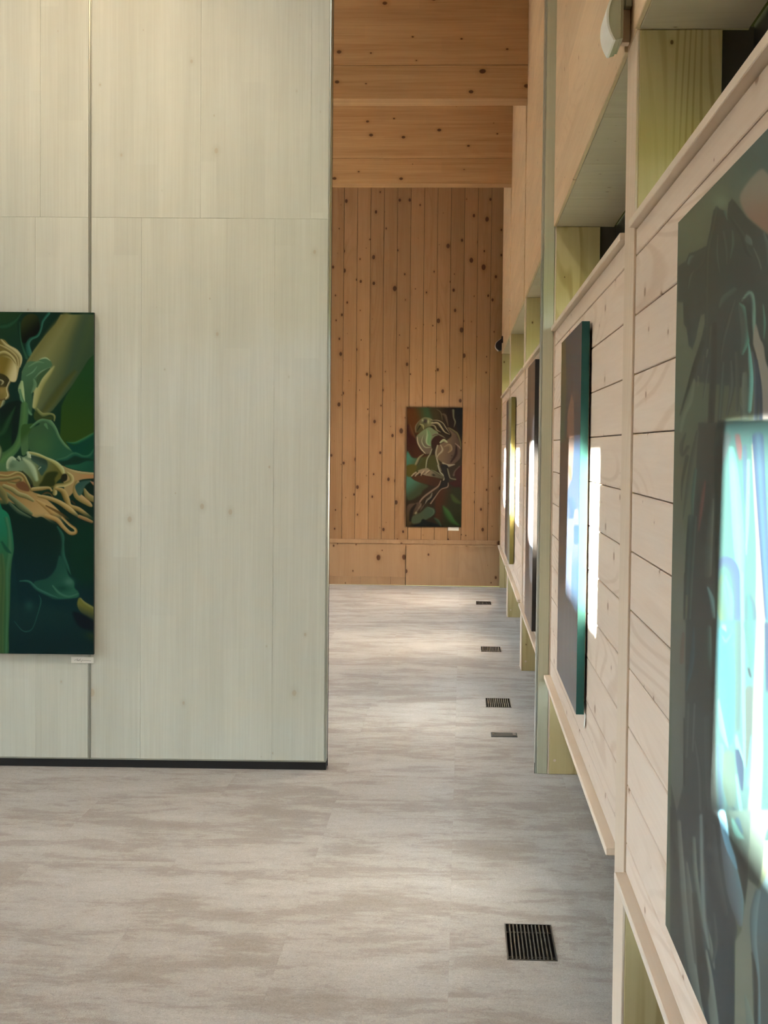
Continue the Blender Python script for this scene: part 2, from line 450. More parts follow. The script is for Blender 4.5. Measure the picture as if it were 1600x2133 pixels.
r = empty('glulam_post', (XP+0.095, YE+0.06, 0), 'half width corner post where the window wall meets the pine wall', 'post', 'glulam posts of the window wall')
box('shaft', XP, 0.571, YE, YB-0.03, 0.0, 2.351, M['post'], r, 0.002)
PANEL_LABEL = ['pale spruce board screen behind the big blue green portrait', 'pale spruce board screen behind the blue painting with teal edge',
               'pale spruce board screen behind the black edged painting', 'pale spruce board screen behind the olive edged painting',
               'last pale spruce board screen next to the far pine wall']
SEAMS = [0.432+0.0] + [1.4415-0.1345*k for k in range(7, -4, -1) if 0.45 < 1.4415-0.1345*k < 1.90] + [1.906]
for bi, yk in enumerate(POST_Y):
    ya = yk+PT+0.002; yb = (POST_Y[bi+1] if bi+1 < len(POST_Y) else YE)-0.002
    r = empty('board_screen', (XP+0.02, (ya+yb)/2, 0.41), PANEL_LABEL[bi], 'wall panel', 'board screens hung between the posts')
    for z0, z1 in zip(SEAMS[:-1], SEAMS[1:]):
        box('plank', XP+0.005, XP+0.026, ya, yb, z0+0.0014, z1-0.0014, M['pale_y'], r, 0.0018)
    box('backing', XP+0.027, XP+0.034, ya, yb, 0.43, 1.905, M['pit'], r)
    box('ledge', 0.3595, XP+0.034, ya-0.001, yb+0.001, 0.414, 0.4315, M['pale_edge'], r, 0.002)
    cp = MB().prism([(0.3685, 1.907), (XP+0.06, 1.907), (XP+0.06, 1.928), (0.3685, 1.925)], 'Y', ya-0.001, yb+0.001)
    cp.build('cap_rail', M['pale_edge'], r, 0.0015)

wr = empty('wall_right', (XP, 7, 0), 'upper window wall of laminated spruce above the openings', kind='structure')
XU = 0.374
wo_ = empty('wall_outer', (0.7, 7, 0), 'dark timber outer wall around the windows', kind='structure')
for bi, yk in enumerate(POST_Y):
    ya = yk+PT; yb = POST_Y[bi+1] if bi+1 < len(POST_Y) else YE
    box('upper_panel', XU, XU+0.012, ya, yb, 2.352, CEIL, M['clt_y'], wr, 0.002)
    nb = 4; L = (yb-ya)/nb
    for q in range(nb):
        box('soffit_board', XU+0.0125, XG-0.03, ya+q*L+0.001, ya+(q+1)*L-0.001, 2.352, 2.39, M['soffit'], wr, 0.0015)
    box('soffit_board', XU+0.041, XG-0.03, yk+0.001, yk+PT-0.001, 2.352, 2.39, M['soffit'], wr)
    box('gap_panel', XU+0.007, XU+0.04, yk, yk+PT, 2.352, CEIL, M['clt_y'], wr)
box('upper_panel', XU, XU+0.05, YF, POST_Y[0], 2.352, CEIL, M['clt_y'], wr)
box('near_panel', XP, XP+0.03, YF, POST_Y[0]-0.001, 0, 2.35, M['pale_z'], wn_)
box('outer_wall', XG-0.03, XG+0.12, YF, YB, 2.392, CEIL, M['dark_timber'], wo_)
box('outer_wall', XG-0.03, XG+0.12, YF, POST_Y[0], 0, 2.36, M['dark_timber'], wo_)
for bi, yk in enumerate(POST_Y):
    box('sill_wall', XG-0.03, XG+0.12, yk+PT-0.012, (POST_Y[bi+1]+0.012 if bi+1 < len(POST_Y) else YB), 0, SILL, M['dark_timber'], wo_)  # low wall added under the windows to block daylight near the floor
    box('outer_pier', 0.5735, XG+0.12, yk+0.012, yk+PT-0.012, 0, 2.36, M['dark_timber'], wo_)
for bi, yk in enumerate(POST_Y):
    ya = yk+PT; yb = POST_Y[bi+1] if bi+1 < len(POST_Y) else YE
    r = empty('window_%d' % (bi+1), (XG, (ya+yb)/2, 0), 'black framed window behind a board screen', kind='structure')
    f = MB(); f.box(XG-0.02, XG+0.05, ya, yb, 2.12, 2.36); f.box(XG-0.02, XG+0.05, ya, yb, SILL, SILL+0.05)
    f.box(XG-0.02, XG+0.05, ya, ya+0.05, SILL+0.05, 2.12); f.box(XG-0.02, XG+0.05, yb-0.05, yb, SILL+0.05, 2.12)
    f.build('frame', M['black_frame'], r)
    ym = (ya+yb)/2
    box('mullion', XG-0.01, XG+0.04, ym-0.03, ym+0.03, SILL+0.05, 2.12, M['black_frame'], r)
    for a, b2 in ((ya+0.05, ym-0.03), (ym+0.03, yb-0.05)):
        box('pane', XG+0.012, XG+0.018, a, b2, SILL+0.05, 2.12, M['glass'], r)
    portal('window_daylight', (XG+0.06, ym, (SILL+0.05+2.12)/2), (-1, 0, 0), yb-ya-0.1, 2.07-SILL)

# ------------------------------------------------------------------ ceiling with rooflights, unseen walls
d = SUN_DIR
def patch_to_ceiling(yw, zw):
    t = (CEIL-zw)/-d.z
    return XP+0.005-d.x*t, yw-d.y*t
cl = empty('ceiling', (0, 6, CEIL), 'flat timber ceiling with rooflights', kind='structure')
holes = []
for k in range(-1, 4):
    n0, n1 = 4.26+S*k, 5.07+S*k
    xa, ya = patch_to_ceiling(n0, 1.378); xb_, yb_ = patch_to_ceiling(n1, 0.87)
    ya2 = (patch_to_ceiling(n0, 1.378)[1]+patch_to_ceiling(n0, 0.87)[1])/2
    yb2 = (patch_to_ceiling(n1, 1.378)[1]+patch_to_ceiling(n1, 0.87)[1])/2
    holes.append((xb_, xa, ya2, yb2))
HX0, HX1 = holes[0][0], holes[0][1]
box('ceiling_deck', XL, HX0, YF, YB+0.2, CEIL, CEIL+0.03, M['clt_y'], cl)
box('ceiling_deck', HX1, XG+0.12, YF, YB+0.2, CEIL, CEIL+0.03, M['clt_y'], cl)
yprev = YF
for h in holes:
    box('ceiling_deck', HX0, HX1, yprev, h[2], CEIL, CEIL+0.03, M['clt_y'], cl); yprev = h[3]
box('ceiling_deck', HX0, HX1, yprev, YB+0.2, CEIL, CEIL+0.03, M['clt_y'], cl)
for h in holes:
    box('rooflight_pane', HX0-0.02, HX1+0.02, h[2]-0.02, h[3]+0.02, CEIL+0.032, CEIL+0.038, M['glass'], cl)
    portal('rooflight_daylight', ((HX0+HX1)/2, (h[2]+h[3])/2, CEIL+0.05), (0, 0, -1), HX1-HX0, h[3]-h[2])

wl = empty('wall_left', (XL, 6, 0), 'window wall on the other side of the hall', kind='structure')
# glazed bays on the near room's left side and behind the camera
def side_wall(parent, y0, y1, openings):
    yp = y0
    for a, b2, z0, z1 in openings:
        box('pier', XL-0.2, XL, yp, a, 0, CEIL, M['clt_y'], parent)
        box('sill_wall', XL-0.2, XL, a, b2, 0, z0, M['clt_y'], parent)
        box('head_wall', XL-0.2, XL, a, b2, z1, CEIL, M['clt_y'], parent)
        box('pane', XL-0.1, XL-0.094, a, b2, z0, z1, M['glass'], parent)
        portal('window_daylight', (XL-0.15, (a+b2)/2, (z0+z1)/2), (1, 0, 0), b2-a, z1-z0)
        yp = b2
    box('pier', XL-0.2, XL, yp, y1, 0, CEIL, M['clt_y'], parent)
side_wall(wl, YF, YB+0.2, [(-2.4, 5.8, 0.45, 2.8), (7.2, 14.6, 0.45, 2.8)])
box('sun_blocker', XL-2.6, XL-0.2, YF, YB+0.2, 2.95, 3.05, M['clt_y'], wl)  # unseen slab added to keep the sun out of the left windows
wf = empty('wall_front', (0, YF, 0), 'end wall behind the viewer', kind='structure')
box('wall_core', XL, XG+0.12, YF-0.2, YF, 0, CEIL, M['clt_y'], wf)

def fill_lamp(x, y, lx, ly, power, color):  # unseen fill light, added to brighten the rooms from above
    box('fill_panel', x-lx/2-0.02, x+lx/2+0.02, y-ly/2-0.02, y+ly/2+0.02, CEIL-0.03, CEIL-0.001, M['white_plastic'], cl)
    l = bpy.data.lights.new('lamp', 'AREA'); l.shape = 'RECTANGLE'; l.size = lx; l.size_y = ly; l.energy = power; l.color = color
    o = bpy.data.objects.new('lamp', l); COL.objects.link(o); o.location = (x, y, CEIL-0.04)
WARM = (1.0, 0.86, 0.66); NEUT = (1.0, 0.93, 0.82)
for y in (8.0, 11.0, 13.9): fill_lamp(-1.3, y, 1.6, 0.9, 4, WARM)
for y in (2.0, 4.9): fill_lamp(-1.3, y, 1.6, 0.9, 6, NEUT)

# ------------------------------------------------------------------ beams
BEAM_LABEL = {9.43: 'nearer deep pine beam across the far room with a dark seam', 12.43: 'further deep pine beam, partly below the nearer one',
              6.43: 'deep beam above the sliding partition', 3.43: 'beam over the near room', 0.43: 'beam above the viewer'}
for yk in POST_Y:
    r = empty('ceiling_beam', (-2, yk+PT/2, 3.58), BEAM_LABEL[yk], 'beam', 'deep glulam beams') if yk > 9 else cl
    for z0, z1 in ((3.585, 3.79), (3.792, CEIL-0.004)):
        box('beam_layer', XL+0.02, XU+0.026, yk, yk+PT, z0, z1, M['beam'], r, 0.002)

# ------------------------------------------------------------------ sliding partition
PA = math.radians(2.0)
PO = Vector((-0.580, 6.412, 0.0))
PU = Vector((math.cos(PA), math.sin(PA), 0))
PN = Vector((math.sin(PA), -math.cos(PA), 0))
PH = 3.578
def partition_panel(u1, u0, label, upper, lower, end=False):
    """u1..u0 along the partition measured from its free end (0) towards the left (negative)"""
    r = empty('partition_panel', (u0, 0, 0), label, 'partition', 'panels of the sliding partition')
    box('core', u1+0.001, u0-0.001, 0.004, 0.096, 0.036, PH, M['grey_plastic'], r)
    e0 = 0.0085
    for cuts, z0, z1 in ((upper, 2.3795, PH), (lower, 0.0405, 2.3785)):
        us = [u1+0.004]+list(cuts)+[u0-e0]
        for a, b2 in zip(us[:-1], us[1:]):
            pr = random.uniform(0, 0.0006)
            box('laminate_board', a+0.0003, b2-0.0003, 0.0005-pr, 0.0045, z0, z1, M['laminate'], r, 0.0004)
            box('laminate_board', a+0.0003, b2-0.0003, 0.0955, 0.0995, z0, z1, M['laminate'], r, 0.0004)
    box('edge_trim', u0-0.008, u0-0.0005, -0.001, 0.006, 0.036, PH, M['alu'], r, 0.001)
    box('edge_trim', u1+0.0003, u1+0.0035, -0.0012, 0.006, 0.036, PH, M['alu'], r, 0.0006)
    if end:
        box('end_channel', u0-0.012, u0+0.0015, 0.012, 0.088, 0.036, PH, M['alu'], r, 0.001)
        box('end_seal', u0-0.002, u0+0.003, 0.094, 0.1, 0.0, PH, M['rubber'], r)
    box('base_trim', u1+0.002, u0-0.001, -0.0008, 0.004, 0.0345, 0.0402, M['alu'], r)
    box('floor_seal', u1, u0, 0.003, 0.097, 0.0, 0.0345, M['rubber'], r)
    r.location = PO+PU*u0
    r.rotation_euler = (0, 0, PA)
    return r
partition_panel(-1.03, 0.0, 'free end panel of the whitewashed oak partition beside the opening', (-0.557, -0.085), (-0.810, -0.236), True)
partition_panel(-2.06, -1.03, 'whitewashed oak partition panel behind the green figures painting', (-1.81, -1.246), (-1.76, -1.268))
wdv = empty('wall_divider', (0, 0, 0), 'rest of the folding partition', kind='structure')
box('core', -4.63, -2.065, 0.0, 0.1, 0.0, PH, M['laminate'], wdv)
wdv.location = PO; wdv.rotation_euler = (0, 0, PA)
box('infill', XL, XU, 6.44, 6.60, PH+0.001, 3.584, M['laminate'], cl)

jm = empty('partition_jamb', (0.353, 6.48, 0), 'narrow grey green jamb post against the window wall where the partition closes', 'door jamb')
box('post_face', 0.3345, XP-0.0012, 6.432, 6.53, 0.0, PH, M['jamb'], jm, 0.002)
box('channel', 0.326, 0.334, 6.434, 6.528, 0.0, PH, M['alu'], jm, 0.001)
box('seal', 0.3245, 0.327, 6.436, 6.446, 0.0, 0.045, M['rubber'], jm)

# ------------------------------------------------------------------ wall speakers
def speaker(name, x0, x1, yc, z0, z1, ylen, label, body, front, wallx, block):
    r = empty(name, (x1, yc, z0), label, 'speaker', 'small wall speakers on the window wall')
    prof = []
    n = 12
    for q in range(n+1):
        t = q/n
        z = z0+(z1-z0)*t
        bulge = (1-abs(2*t-0.86)**2.2/1.3)
        prof.append((x1-0.006-(x1-x0-0.006)*max(0.12, bulge), z))
    outline = prof+[(x1-0.006, z1), (x1-0.006, z0+0.004)]
    MB().prism(outline, 'Y', yc-ylen/2+0.004, yc+ylen/2).build('body', body, r, 0.001)
    sh = [(x-0.0035, z) for x, z in prof]+[(x+0.0015, z) for x, z in reversed(prof)]
    MB().prism(sh, 'Y', yc-ylen/2, yc+ylen/2+0.002).build('front_cover', front, r)
    box('back_plate', x1-0.006, x1, yc-ylen/2+0.01, yc+ylen/2-0.01, z0+0.006, z1, body, r, 0.001)
    zt = z0+(z1-z0)*0.72
    ba = box('bracket_arm', x1, wallx, yc-0.03, yc+0.012, zt, zt+0.03, body, r, 0.002)
    box('bracket_plate', wallx-0.016, wallx-0.001, yc-0.04, yc+0.02, zt-0.004, zt+0.06, body, ba, 0.002)
    if block:
        box('mounting_block', x1+0.004, wallx-0.002, yc-0.012, yc+0.022, z0+0.012, zt-0.004, M['pale_z'], r, 0.001)
    return r
speaker('wall_speaker', 0.321, 0.357, 3.58, 2.347, 2.475, 0.16, 'white curved speaker on a bracket beside the nearest tall post', M['grey_plastic'], M['white_plastic'], XP, True)
speaker('wall_speaker', 0.300, 0.362, 14.62, 2.352, 2.466, 0.14, 'tiny dark and mauve speaker high in the far right corner', M['dark_mesh'], M['mauve_plastic'], XU, False)

# ------------------------------------------------------------------ paintings
def cam_px(P):
    dd = P-np.array([0, 0, EYE])
    z = dd@np.array(_fw)
    return IMG_W/2+F_PX*(dd@np.array(RT))/z, IMG_H/2-F_PX*(dd@np.array(UP))/z

def spline(pts, n=8, closed=False):
    P = np.array(pts, float); k = len(P)
    if k < 3: return P
    out = []
    for i in range(k if closed else k-1):
        if closed: p0, p1, p2, p3 = P[(i-1) % k], P[i], P[(i+1) % k], P[(i+2) % k]
        else: p0, p1, p2, p3 = P[max(i-1, 0)], P[i], P[i+1], P[min(i+2, k-1)]
        for t in np.linspace(0, 1, n, endpoint=False):
            out.append(0.5*((2*p1)+(-p0+p2)*t+(2*p0-5*p1+4*p2-p3)*t*t+(-p0+3*p1-3*p2+p3)*t**3))
    if not closed: out.append(P[-1])
    return np.array(out)

class Art:
    """brush work on the vertices of a canvas; coordinates are those of the drawing (o = origin and scale of a sketch sheet)"""
    def __init__(s, x, y):
        s.x, s.y = x, y; s.c = np.zeros((len(x), 3)); s.o = (0, 0, 1.0); s.k = 1.0
    def sheet(s, x, y, k): s.o = (x, y, k)
    def tr(s, pts): return [(s.o[0]+p[0]/s.o[2], s.o[1]+p[1]/s.o[2])+tuple(p[2:]) for p in pts]
    def fill(s, c): s.c[:] = c
    def _mix(s, idx, a, col):
        if s.k != 1.0: col = np.clip(255*(1.055*np.power(np.maximum(lin(col)*s.k, 1e-5), 1/2.4)-0.055), 0, 255)
        s.c[idx] = s.c[idx]*(1-a[:, None])+col*a[:, None]
    def blob(s, x, y, rx, ry, c, a=1.0, ang=0.0):
        (x, y), = s.tr([(x, y)]); rx /= s.o[2]; ry /= s.o[2]
        idx = np.where((abs(s.x-x) < 3*max(rx, ry)) & (abs(s.y-y) < 3*max(rx, ry)))[0]
        if not len(idx): return
        dx, dy = s.x[idx]-x, s.y[idx]-y; t = math.radians(ang); ca, sa = math.cos(t), math.sin(t)
        q = ((dx*ca+dy*sa)/rx)**2+((-dx*sa+dy*ca)/ry)**2
        s._mix(idx, a*np.exp(-q), np.array(c, float))
    def poly(s, pts, c, c2=None, g=None, soft=1.0, a=1.0, smooth=True):
        P = spline(s.tr(pts), 6, True) if smooth else np.array(s.tr(pts), float)
        x0, y0 = P.min(0)-4*soft; x1, y1 = P.max(0)+4*soft
        idx = np.where((s.x > x0) & (s.x < x1) & (s.y > y0) & (s.y < y1))[0]
        if not len(idx): return
        X, Y = s.x[idx], s.y[idx]
        ins = np.zeros(len(idx), bool); dist = np.full(len(idx), 1e9)
        for p, q in zip(P, np.roll(P, -1, 0)):
            if abs(q[1]-p[1]) > 1e-9:
                cond = ((p[1] > Y) != (q[1] > Y)) & (X < (q[0]-p[0])*(Y-p[1])/(q[1]-p[1])+p[0])
                ins ^= cond
            e = q-p; L = max(e@e, 1e-9)
            t = np.clip(((X-p[0])*e[0]+(Y-p[1])*e[1])/L, 0, 1)
            dist = np.minimum(dist, np.hypot(X-p[0]-t*e[0], Y-p[1]-t*e[1]))
        sd = np.where(ins, dist, -dist)
        al = np.clip(sd/(2*soft)+0.5, 0, 1); al = al*al*(3-2*al)*a
        col = np.repeat(np.array(c, float)[None], len(idx), 0)
        if c2 is not None:
            (gx0, gy0), (gx1, gy1) = s.tr(g)
            ex, ey = gx1-gx0, gy1-gy0
            t = np.clip(((X-gx0)*ex+(Y-gy0)*ey)/(ex*ex+ey*ey), 0, 1); t = t*t*(3-2*t)
            col = col*(1-t[:, None])+np.array(c2, float)*t[:, None]
        s._mix(idx, al, col)
    def tube(s, pts, w, cols, soft=0.8, a=1.0, n=6):
        """a brushed band; cols run from its left edge to its right edge in the direction of travel; w = width(s)"""
        P = np.array(s.tr([p[:2] for p in pts])); k = len(P)
        W = np.interp(np.linspace(0, 1, k), np.linspace(0, 1, len(w)), w) if hasattr(w, '__len__') else np.full(k, w)
        Q = spline(np.column_stack([P, W/s.o[2]/2]), n)
        m_ = Q[:, 2].max()+3*soft
        x0, y0 = Q[:, :2].min(0)-m_; x1, y1 = Q[:, :2].max(0)+m_
        idx = np.where((s.x > x0) & (s.x < x1) & (s.y > y0) & (s.y < y1))[0]
        if not len(idx): return
        X, Y = s.x[idx], s.y[idx]
        best = np.full(len(idx), 1e9); sgn = np.zeros(len(idx)); rad = np.ones(len(idx))
        for p, q in zip(Q[:-1], Q[1:]):
            e = (q-p)[:2]; L = max(e@e, 1e-9)
            t = np.clip(((X-p[0])*e[0]+(Y-p[1])*e[1])/L, 0, 1)
            dx, dy = X-p[0]-t*e[0], Y-p[1]-t*e[1]
            dd = np.hypot(dx, dy); r_ = np.maximum(p[2]+(q[2]-p[2])*t, 0.05)
            better = dd-r_ < best-rad
            side = (e[0]*dy-e[1]*dx)/math.sqrt(L)
            best = np.where(better, dd, best); rad = np.where(better, r_, rad); sgn = np.where(better, side, sgn)
        al = np.clip((rad-best)/(2*soft)+0.5, 0, 1); al = al*al*(3-2*al)*a
        C = np.array(cols, float)
        if C.ndim == 1: C = C[None]
        t = np.clip(sgn/rad*0.5+0.5, 0, 1)*(len(C)-1)
        i0 = np.clip(t.astype(int), 0, max(len(C)-2, 0)); f = (t-i0)[:, None]
        col = C[i0]*(1-f)+C[np.minimum(i0+1, len(C)-1)]*f
        s._mix(idx, al, col)

def lin(c):
    c = np.clip(c, 0, 255)/255.0
    return np.where(c <= 0.04045, c/12.92, ((c+0.055)/1.055)**2.4)

def painting(name, label, O, U, V, nrm, thick, nx, ny, draw, gain, edge, gap=0.006, us=None, surf='paint'):
    """O = top left corner of the face, U, V = its full width and height vectors, nrm = facing direction"""
    O, U, V, nrm = map(np.array, (O, U, V, nrm))
    base = O+U/2+V
    r = empty(name, tuple(base), label, 'painting')
    uu = np.linspace(0, 1, nx) if us is None else np.array(us); nx = len(uu)
    vv = np.linspace(0, 1, ny)
    G = O+uu[None, :, None]*U+vv[:, None, None]*V
    G = G.reshape(-1, 3)
    x, y = cam_px(G)
    art = Art(x, y); draw(art)
    me = bpy.data.meshes.new('canvas_face')
    loc = G-base
    nv = nx*ny
    a = (np.arange(ny-1)[:, None]*nx+np.arange(nx-1)[None]).ravel()
    q = np.column_stack([a, a+nx, a+nx+1, a+1])
    if np.cross(U, V)@nrm > 0: q = q[:, ::-1]
    me.vertices.add(nv); me.vertices.foreach_set('co', loc.ravel())
    me.loops.add(q.size); me.loops.foreach_set('vertex_index', q.ravel().astype(np.int32))
    me.polygons.add(len(q)); me.polygons.foreach_set('loop_start', np.arange(0, q.size, 4, dtype=np.int32))
    me.update(calc_edges=True); me.validate()
    me.materials.append(M[surf])
    at = me.color_attributes.new('paint', 'FLOAT_COLOR', 'POINT')
    rgba = np.ones((nv, 4)); rgba[:, :3] = np.clip(lin(art.c)*np.array(gain), 0.002, 0.85)
    at.data.foreach_set('color', rgba.ravel())
    f = bpy.data.objects.new('canvas_face', me); COL.objects.link(f); f.parent = r
    # wrapped canvas edge and stretcher
    c8 = []
    for dn in (-0.0004, -thick):
        for (p, q_) in ((0, 0), (1, 0), (1, 1), (0, 1)):
            c8.append(tuple(U*p+V*q_+nrm*dn+O-base))
    mb = MB(); mb.v = c8
    mb.f = [(0, 1, 5, 4), (1, 2, 6, 5), (2, 3, 7, 6), (3, 0, 4, 7), (4, 5, 6, 7), (3, 2, 1, 0)]
    e = bpy.data.objects.new('canvas_edge', mb.mesh('canvas_edge', edge)); COL.objects.link(e); e.parent = r
    st = MB(); st.v = [tuple(U*p+V*q_+nrm*dn+O-base) for dn in (-thick-0.0003, -thick-gap+0.001) for (p, q_) in ((0.04, 0.03), (0.96, 0.03), (0.96, 0.97), (0.04, 0.97))]
    st.f = mb.f
    e2 = bpy.data.objects.new('stretcher', st.mesh('stretcher', M['pale_z'])); COL.objects.link(e2); e2.parent = r
    return r

# ---- green figures on the partition (drawn on three sketch sheets)
def draw_green(a):
    a.fill((10, 38, 26))
    a.sheet(0, 640, 1.0)                                   # left half: veils and the standing figure's body
    a.poly([(-300, 0), (40, 0), (20, 260), (-300, 420)], (24, 58, 34), (8, 34, 28), ((-240, 40), (-60, 300)), 8)
    a.tube([(-270, 60), (-190, 130), (-150, 240), (-190, 380), (-270, 450)], [20, 50, 44, 60, 30], [(44, 92, 70), (26, 70, 48), (10, 40, 30)], 2)
    a.tube([(-200, 10), (-120, 70), (-90, 150), (-60, 200)], [16, 40, 30, 14], [(96, 104, 60), (64, 80, 44), (24, 48, 28)], 2)
    a.poly([(-30, 250), (-70, 270), (-120, 300), (-140, 380), (-120, 480), (-60, 470), (20, 400), (10, 300)], (60, 96, 60), (30, 70, 46), ((-40, 280), (-110, 440)), 2)
    a.tube([(-110, 300), (-125, 390), (-70, 420), (10, 392)], [40, 54, 46, 34], [(120, 112, 66), (96, 92, 50), (48, 62, 34)], 1.6)
    a.poly([(-120, 470), (-60, 440), (0, 420), (24, 480), (26, 720), (-150, 720), (-150, 560)], (20, 92, 66), (40, 76, 44), ((-60, 450), (-60, 640)), 2)
    for x in (-120, -86, -50, -18):
        a.tube([(x, 470), (x-10, 580), (x-4, 716)], [8, 20, 12], [(16, 60, 42), (54, 104, 72), (26, 72, 48)], 2, 0.8)
    a.tube([(-270, 560), (-210, 520), (-160, 560), (-200, 660), (-270, 690)], [14, 40, 40, 46, 20], [(30, 74, 66), (14, 50, 48), (4, 30, 32)], 3)
    a.sheet(0, 640, 7.27)
    a.poly([(-300, 60), (1100, 60), (1000, 700), (300, 900), (-300, 900)], (22, 48, 26), (14, 44, 34), ((0, 100), (400, 800)), 8)
    a.poly([(330, 100), (1000, 60), (600, 700), (440, 800), (300, 500)], (10, 36, 26), None, None, 3)
    a.tube([(-60, 300), (120, 280), (250, 190), (320, 90)], [60, 90, 50, 20], [(14, 44, 24), (30, 66, 44), (16, 46, 26)], 2)
    a.poly([(320, 230), (420, 110), (560, 130), (600, 330), (520, 440), (440, 460), (390, 540), (320, 500)], (38, 46, 18), (2, 8, 4), ((360, 160), (560, 420)), 1.2)
    a.tube([(740, 90), (650, 210), (620, 330), (570, 430), (470, 480), (420, 560), (440, 700)], [40, 34, 30, 34, 40, 60, 90], [(48, 100, 86), (34, 84, 68), (18, 56, 44)], 1.0)
    a.tube([(300, 230), (305, 400), (330, 560), (400, 760)], [16, 20, 30, 60], [(20, 54, 36), (38, 78, 56), (20, 50, 34)], 1.4)
    # broad olive limb from the upper right
    a.poly([(920, 110), (1500, 110), (1500, 640), (1330, 810), (1220, 1000), (1100, 1180), (960, 1360), (800, 1560), (600, 1700), (500, 1500), (520, 1300), (330, 1150), (330, 980), (420, 800), (520, 640), (680, 430), (840, 250)],
           (112, 112, 66), (46, 66, 44), ((560, 640), (1260, 980)), 1.2, smooth=False)
    a.tube([(1000, 130), (820, 380), (640, 640), (480, 840)], [120, 180, 170, 120], [(104, 106, 68), (96, 98, 56), (82, 84, 44)], 6, 0.8)
    a.tube([(1300, 130), (1180, 500), (1100, 800), (1000, 1050)], [180, 220, 200, 120], [(50, 70, 44), (44, 64, 48), (60, 72, 46)], 10, 0.7)
    a.tube([(1130, 980), (960, 1180), (780, 1430), (640, 1600)], [60, 120, 130, 90], [(76, 80, 42), (62, 66, 28), (52, 60, 34)], 5, 0.8)
    a.poly([(1500, 640), (1500, 2300), (900, 2100), (930, 1500), (1000, 1340), (1180, 1050), (1340, 800)], (22, 58, 26), (36, 60, 16), ((1400, 900), (1150, 2000)), 1.6, smooth=False)
    a.tube([(520, 1500), (600, 1200), (760, 980), (820, 900)], [70, 110, 60, 20], [(150, 152, 104), (136, 138, 88), (112, 114, 64)], 2.2)
    # knuckled cloth
    a.poly([(420, 830), (560, 820), (640, 780), (740, 790), (790, 870), (740, 930), (640, 960), (560, 1060), (540, 1200), (490, 1300), (480, 1600), (400, 1560), (330, 1300), (330, 1000)], (62, 96, 66), (44, 76, 50), ((420, 850), (560, 1400)), 1.0)
    a.tube([(430, 900), (560, 830), (660, 840)], [10, 22, 6], [(96, 130, 92), (78, 112, 80)], 0.8)
    a.tube([(600, 790), (690, 770), (760, 810)], [8, 26, 8], [(150, 168, 128), (96, 122, 92)], 0.8)
    a.tube([(400, 1040), (500, 980), (560, 900)], [8, 18, 6], [(112, 146, 112), (70, 104, 76)], 0.8)
    a.tube([(530, 1070), (620, 980), (760, 910)], [6, 16, 6], [(128, 156, 124), (56, 90, 64)], 0.8)
    a.poly([(560, 1060), (700, 940), (760, 930), (640, 1080), (560, 1220)], (46, 74, 44), None, None, 1.0)
    a.tube([(330, 1130), (320, 1260), (370, 1440)], [40, 90, 20], [(150, 166, 120), (112, 136, 92)], 1.0)
    a.tube([(510, 1090), (530, 1180), (480, 1290)], [24, 56, 20], [(88, 118, 86), (70, 100, 70)], 1.0)
    a.tube([(300, 1250), (330, 1400), (420, 1560), (470, 1620)], [30, 50, 60, 40], [(50, 88, 60), (84, 120, 86), (56, 90, 62)], 1.2)
    # turbaned head at the left edge
    a.poly([(-330, 620), (-200, 500), (-60, 480), (60, 490), (140, 570), (260, 640), (330, 740), (330, 840), (290, 930), (240, 1120), (130, 1140), (130, 1300), (130, 1380), (60, 1420), (-60, 1700)], (96, 88, 38), (150, 142, 98), ((0, 900), (260, 900)), 1.0)
    a.tube([(20, 500), (90, 580), (210, 660), (300, 760), (300, 900)], [30, 50, 56, 60, 20], [(176, 172, 132), (140, 132, 88), (92, 84, 44)], 1.0)
    a.tube([(-40, 560), (60, 610), (170, 680), (250, 770), (270, 880)], [20, 40, 44, 40, 16], [(168, 162, 118), (118, 108, 62), (74, 66, 30)], 1.0)
    a.tube([(-40, 720), (60, 690), (160, 740), (240, 850)], [40, 60, 40, 10], [(172, 166, 122), (128, 120, 72), (76, 68, 26)], 1.0)
    a.poly([(-60, 770), (120, 770), (200, 830), (250, 930), (240, 1110), (140, 1110), (40, 1010), (-60, 1010)], (100, 88, 34), (172, 166, 124), ((60, 900), (240, 960)), 1.2)
    a.poly([(-60, 1010), (60, 1020), (140, 1100), (110, 1200), (-60, 1190)], (44, 42, 20), None, None, 1.4)
    a.tube([(0, 1100), (40, 1130), (20, 1170)], [20, 36, 16], [(168, 166, 130), (60, 56, 30)], 0.7)
    a.tube([(150, 1130), (110, 1230), (130, 1340), (90, 1390)], [30, 30, 34, 30], [(60, 54, 26), (120, 116, 78), (186, 184, 148)], 0.8)
    a.blob(30, 1260, 50, 60, (120, 104, 58), 0.8)
    a.tube([(-60, 1400), (40, 1400), (80, 1380)], [30, 30, 10], [(96, 80, 44), (60, 52, 26)], 0.8)
    a.tube([(60, 1430), (20, 1530), (-30, 1640)], [50, 40, 30], [(40, 60, 40), (150, 152, 118)], 1.0)
    # second sheet
    a.sheet(0, 850, 7.27)
    a.poly([(0, 0), (320, -100), (330, 300), (210, 620), (-60, 640), (-60, 300)], (4, 22, 16), (14, 44, 22), ((100, 0), (60, 600)), 2)
    a.tube([(230, -20), (130, 180), (40, 360), (-60, 420)], [10, 80, 90, 50], [(18, 50, 26), (28, 58, 34), (12, 38, 20)], 2)
    a.poly([(200, 120), (300, 0), (330, 300), (260, 540), (180, 600), (180, 300)], (6, 24, 18), None, None, 1.5)
    a.tube([(370, -40), (360, 180), (310, 440), (220, 620), (60, 760)], [110, 130, 110, 120, 160], [(52, 90, 54), (66, 100, 54), (44, 78, 44)], 1.6)
    a.poly([(320, 300), (420, 240), (540, 250), (440, 400), (430, 640), (330, 700)], (40, 70, 30), (62, 92, 56), ((340, 400), (440, 500)), 1.4)
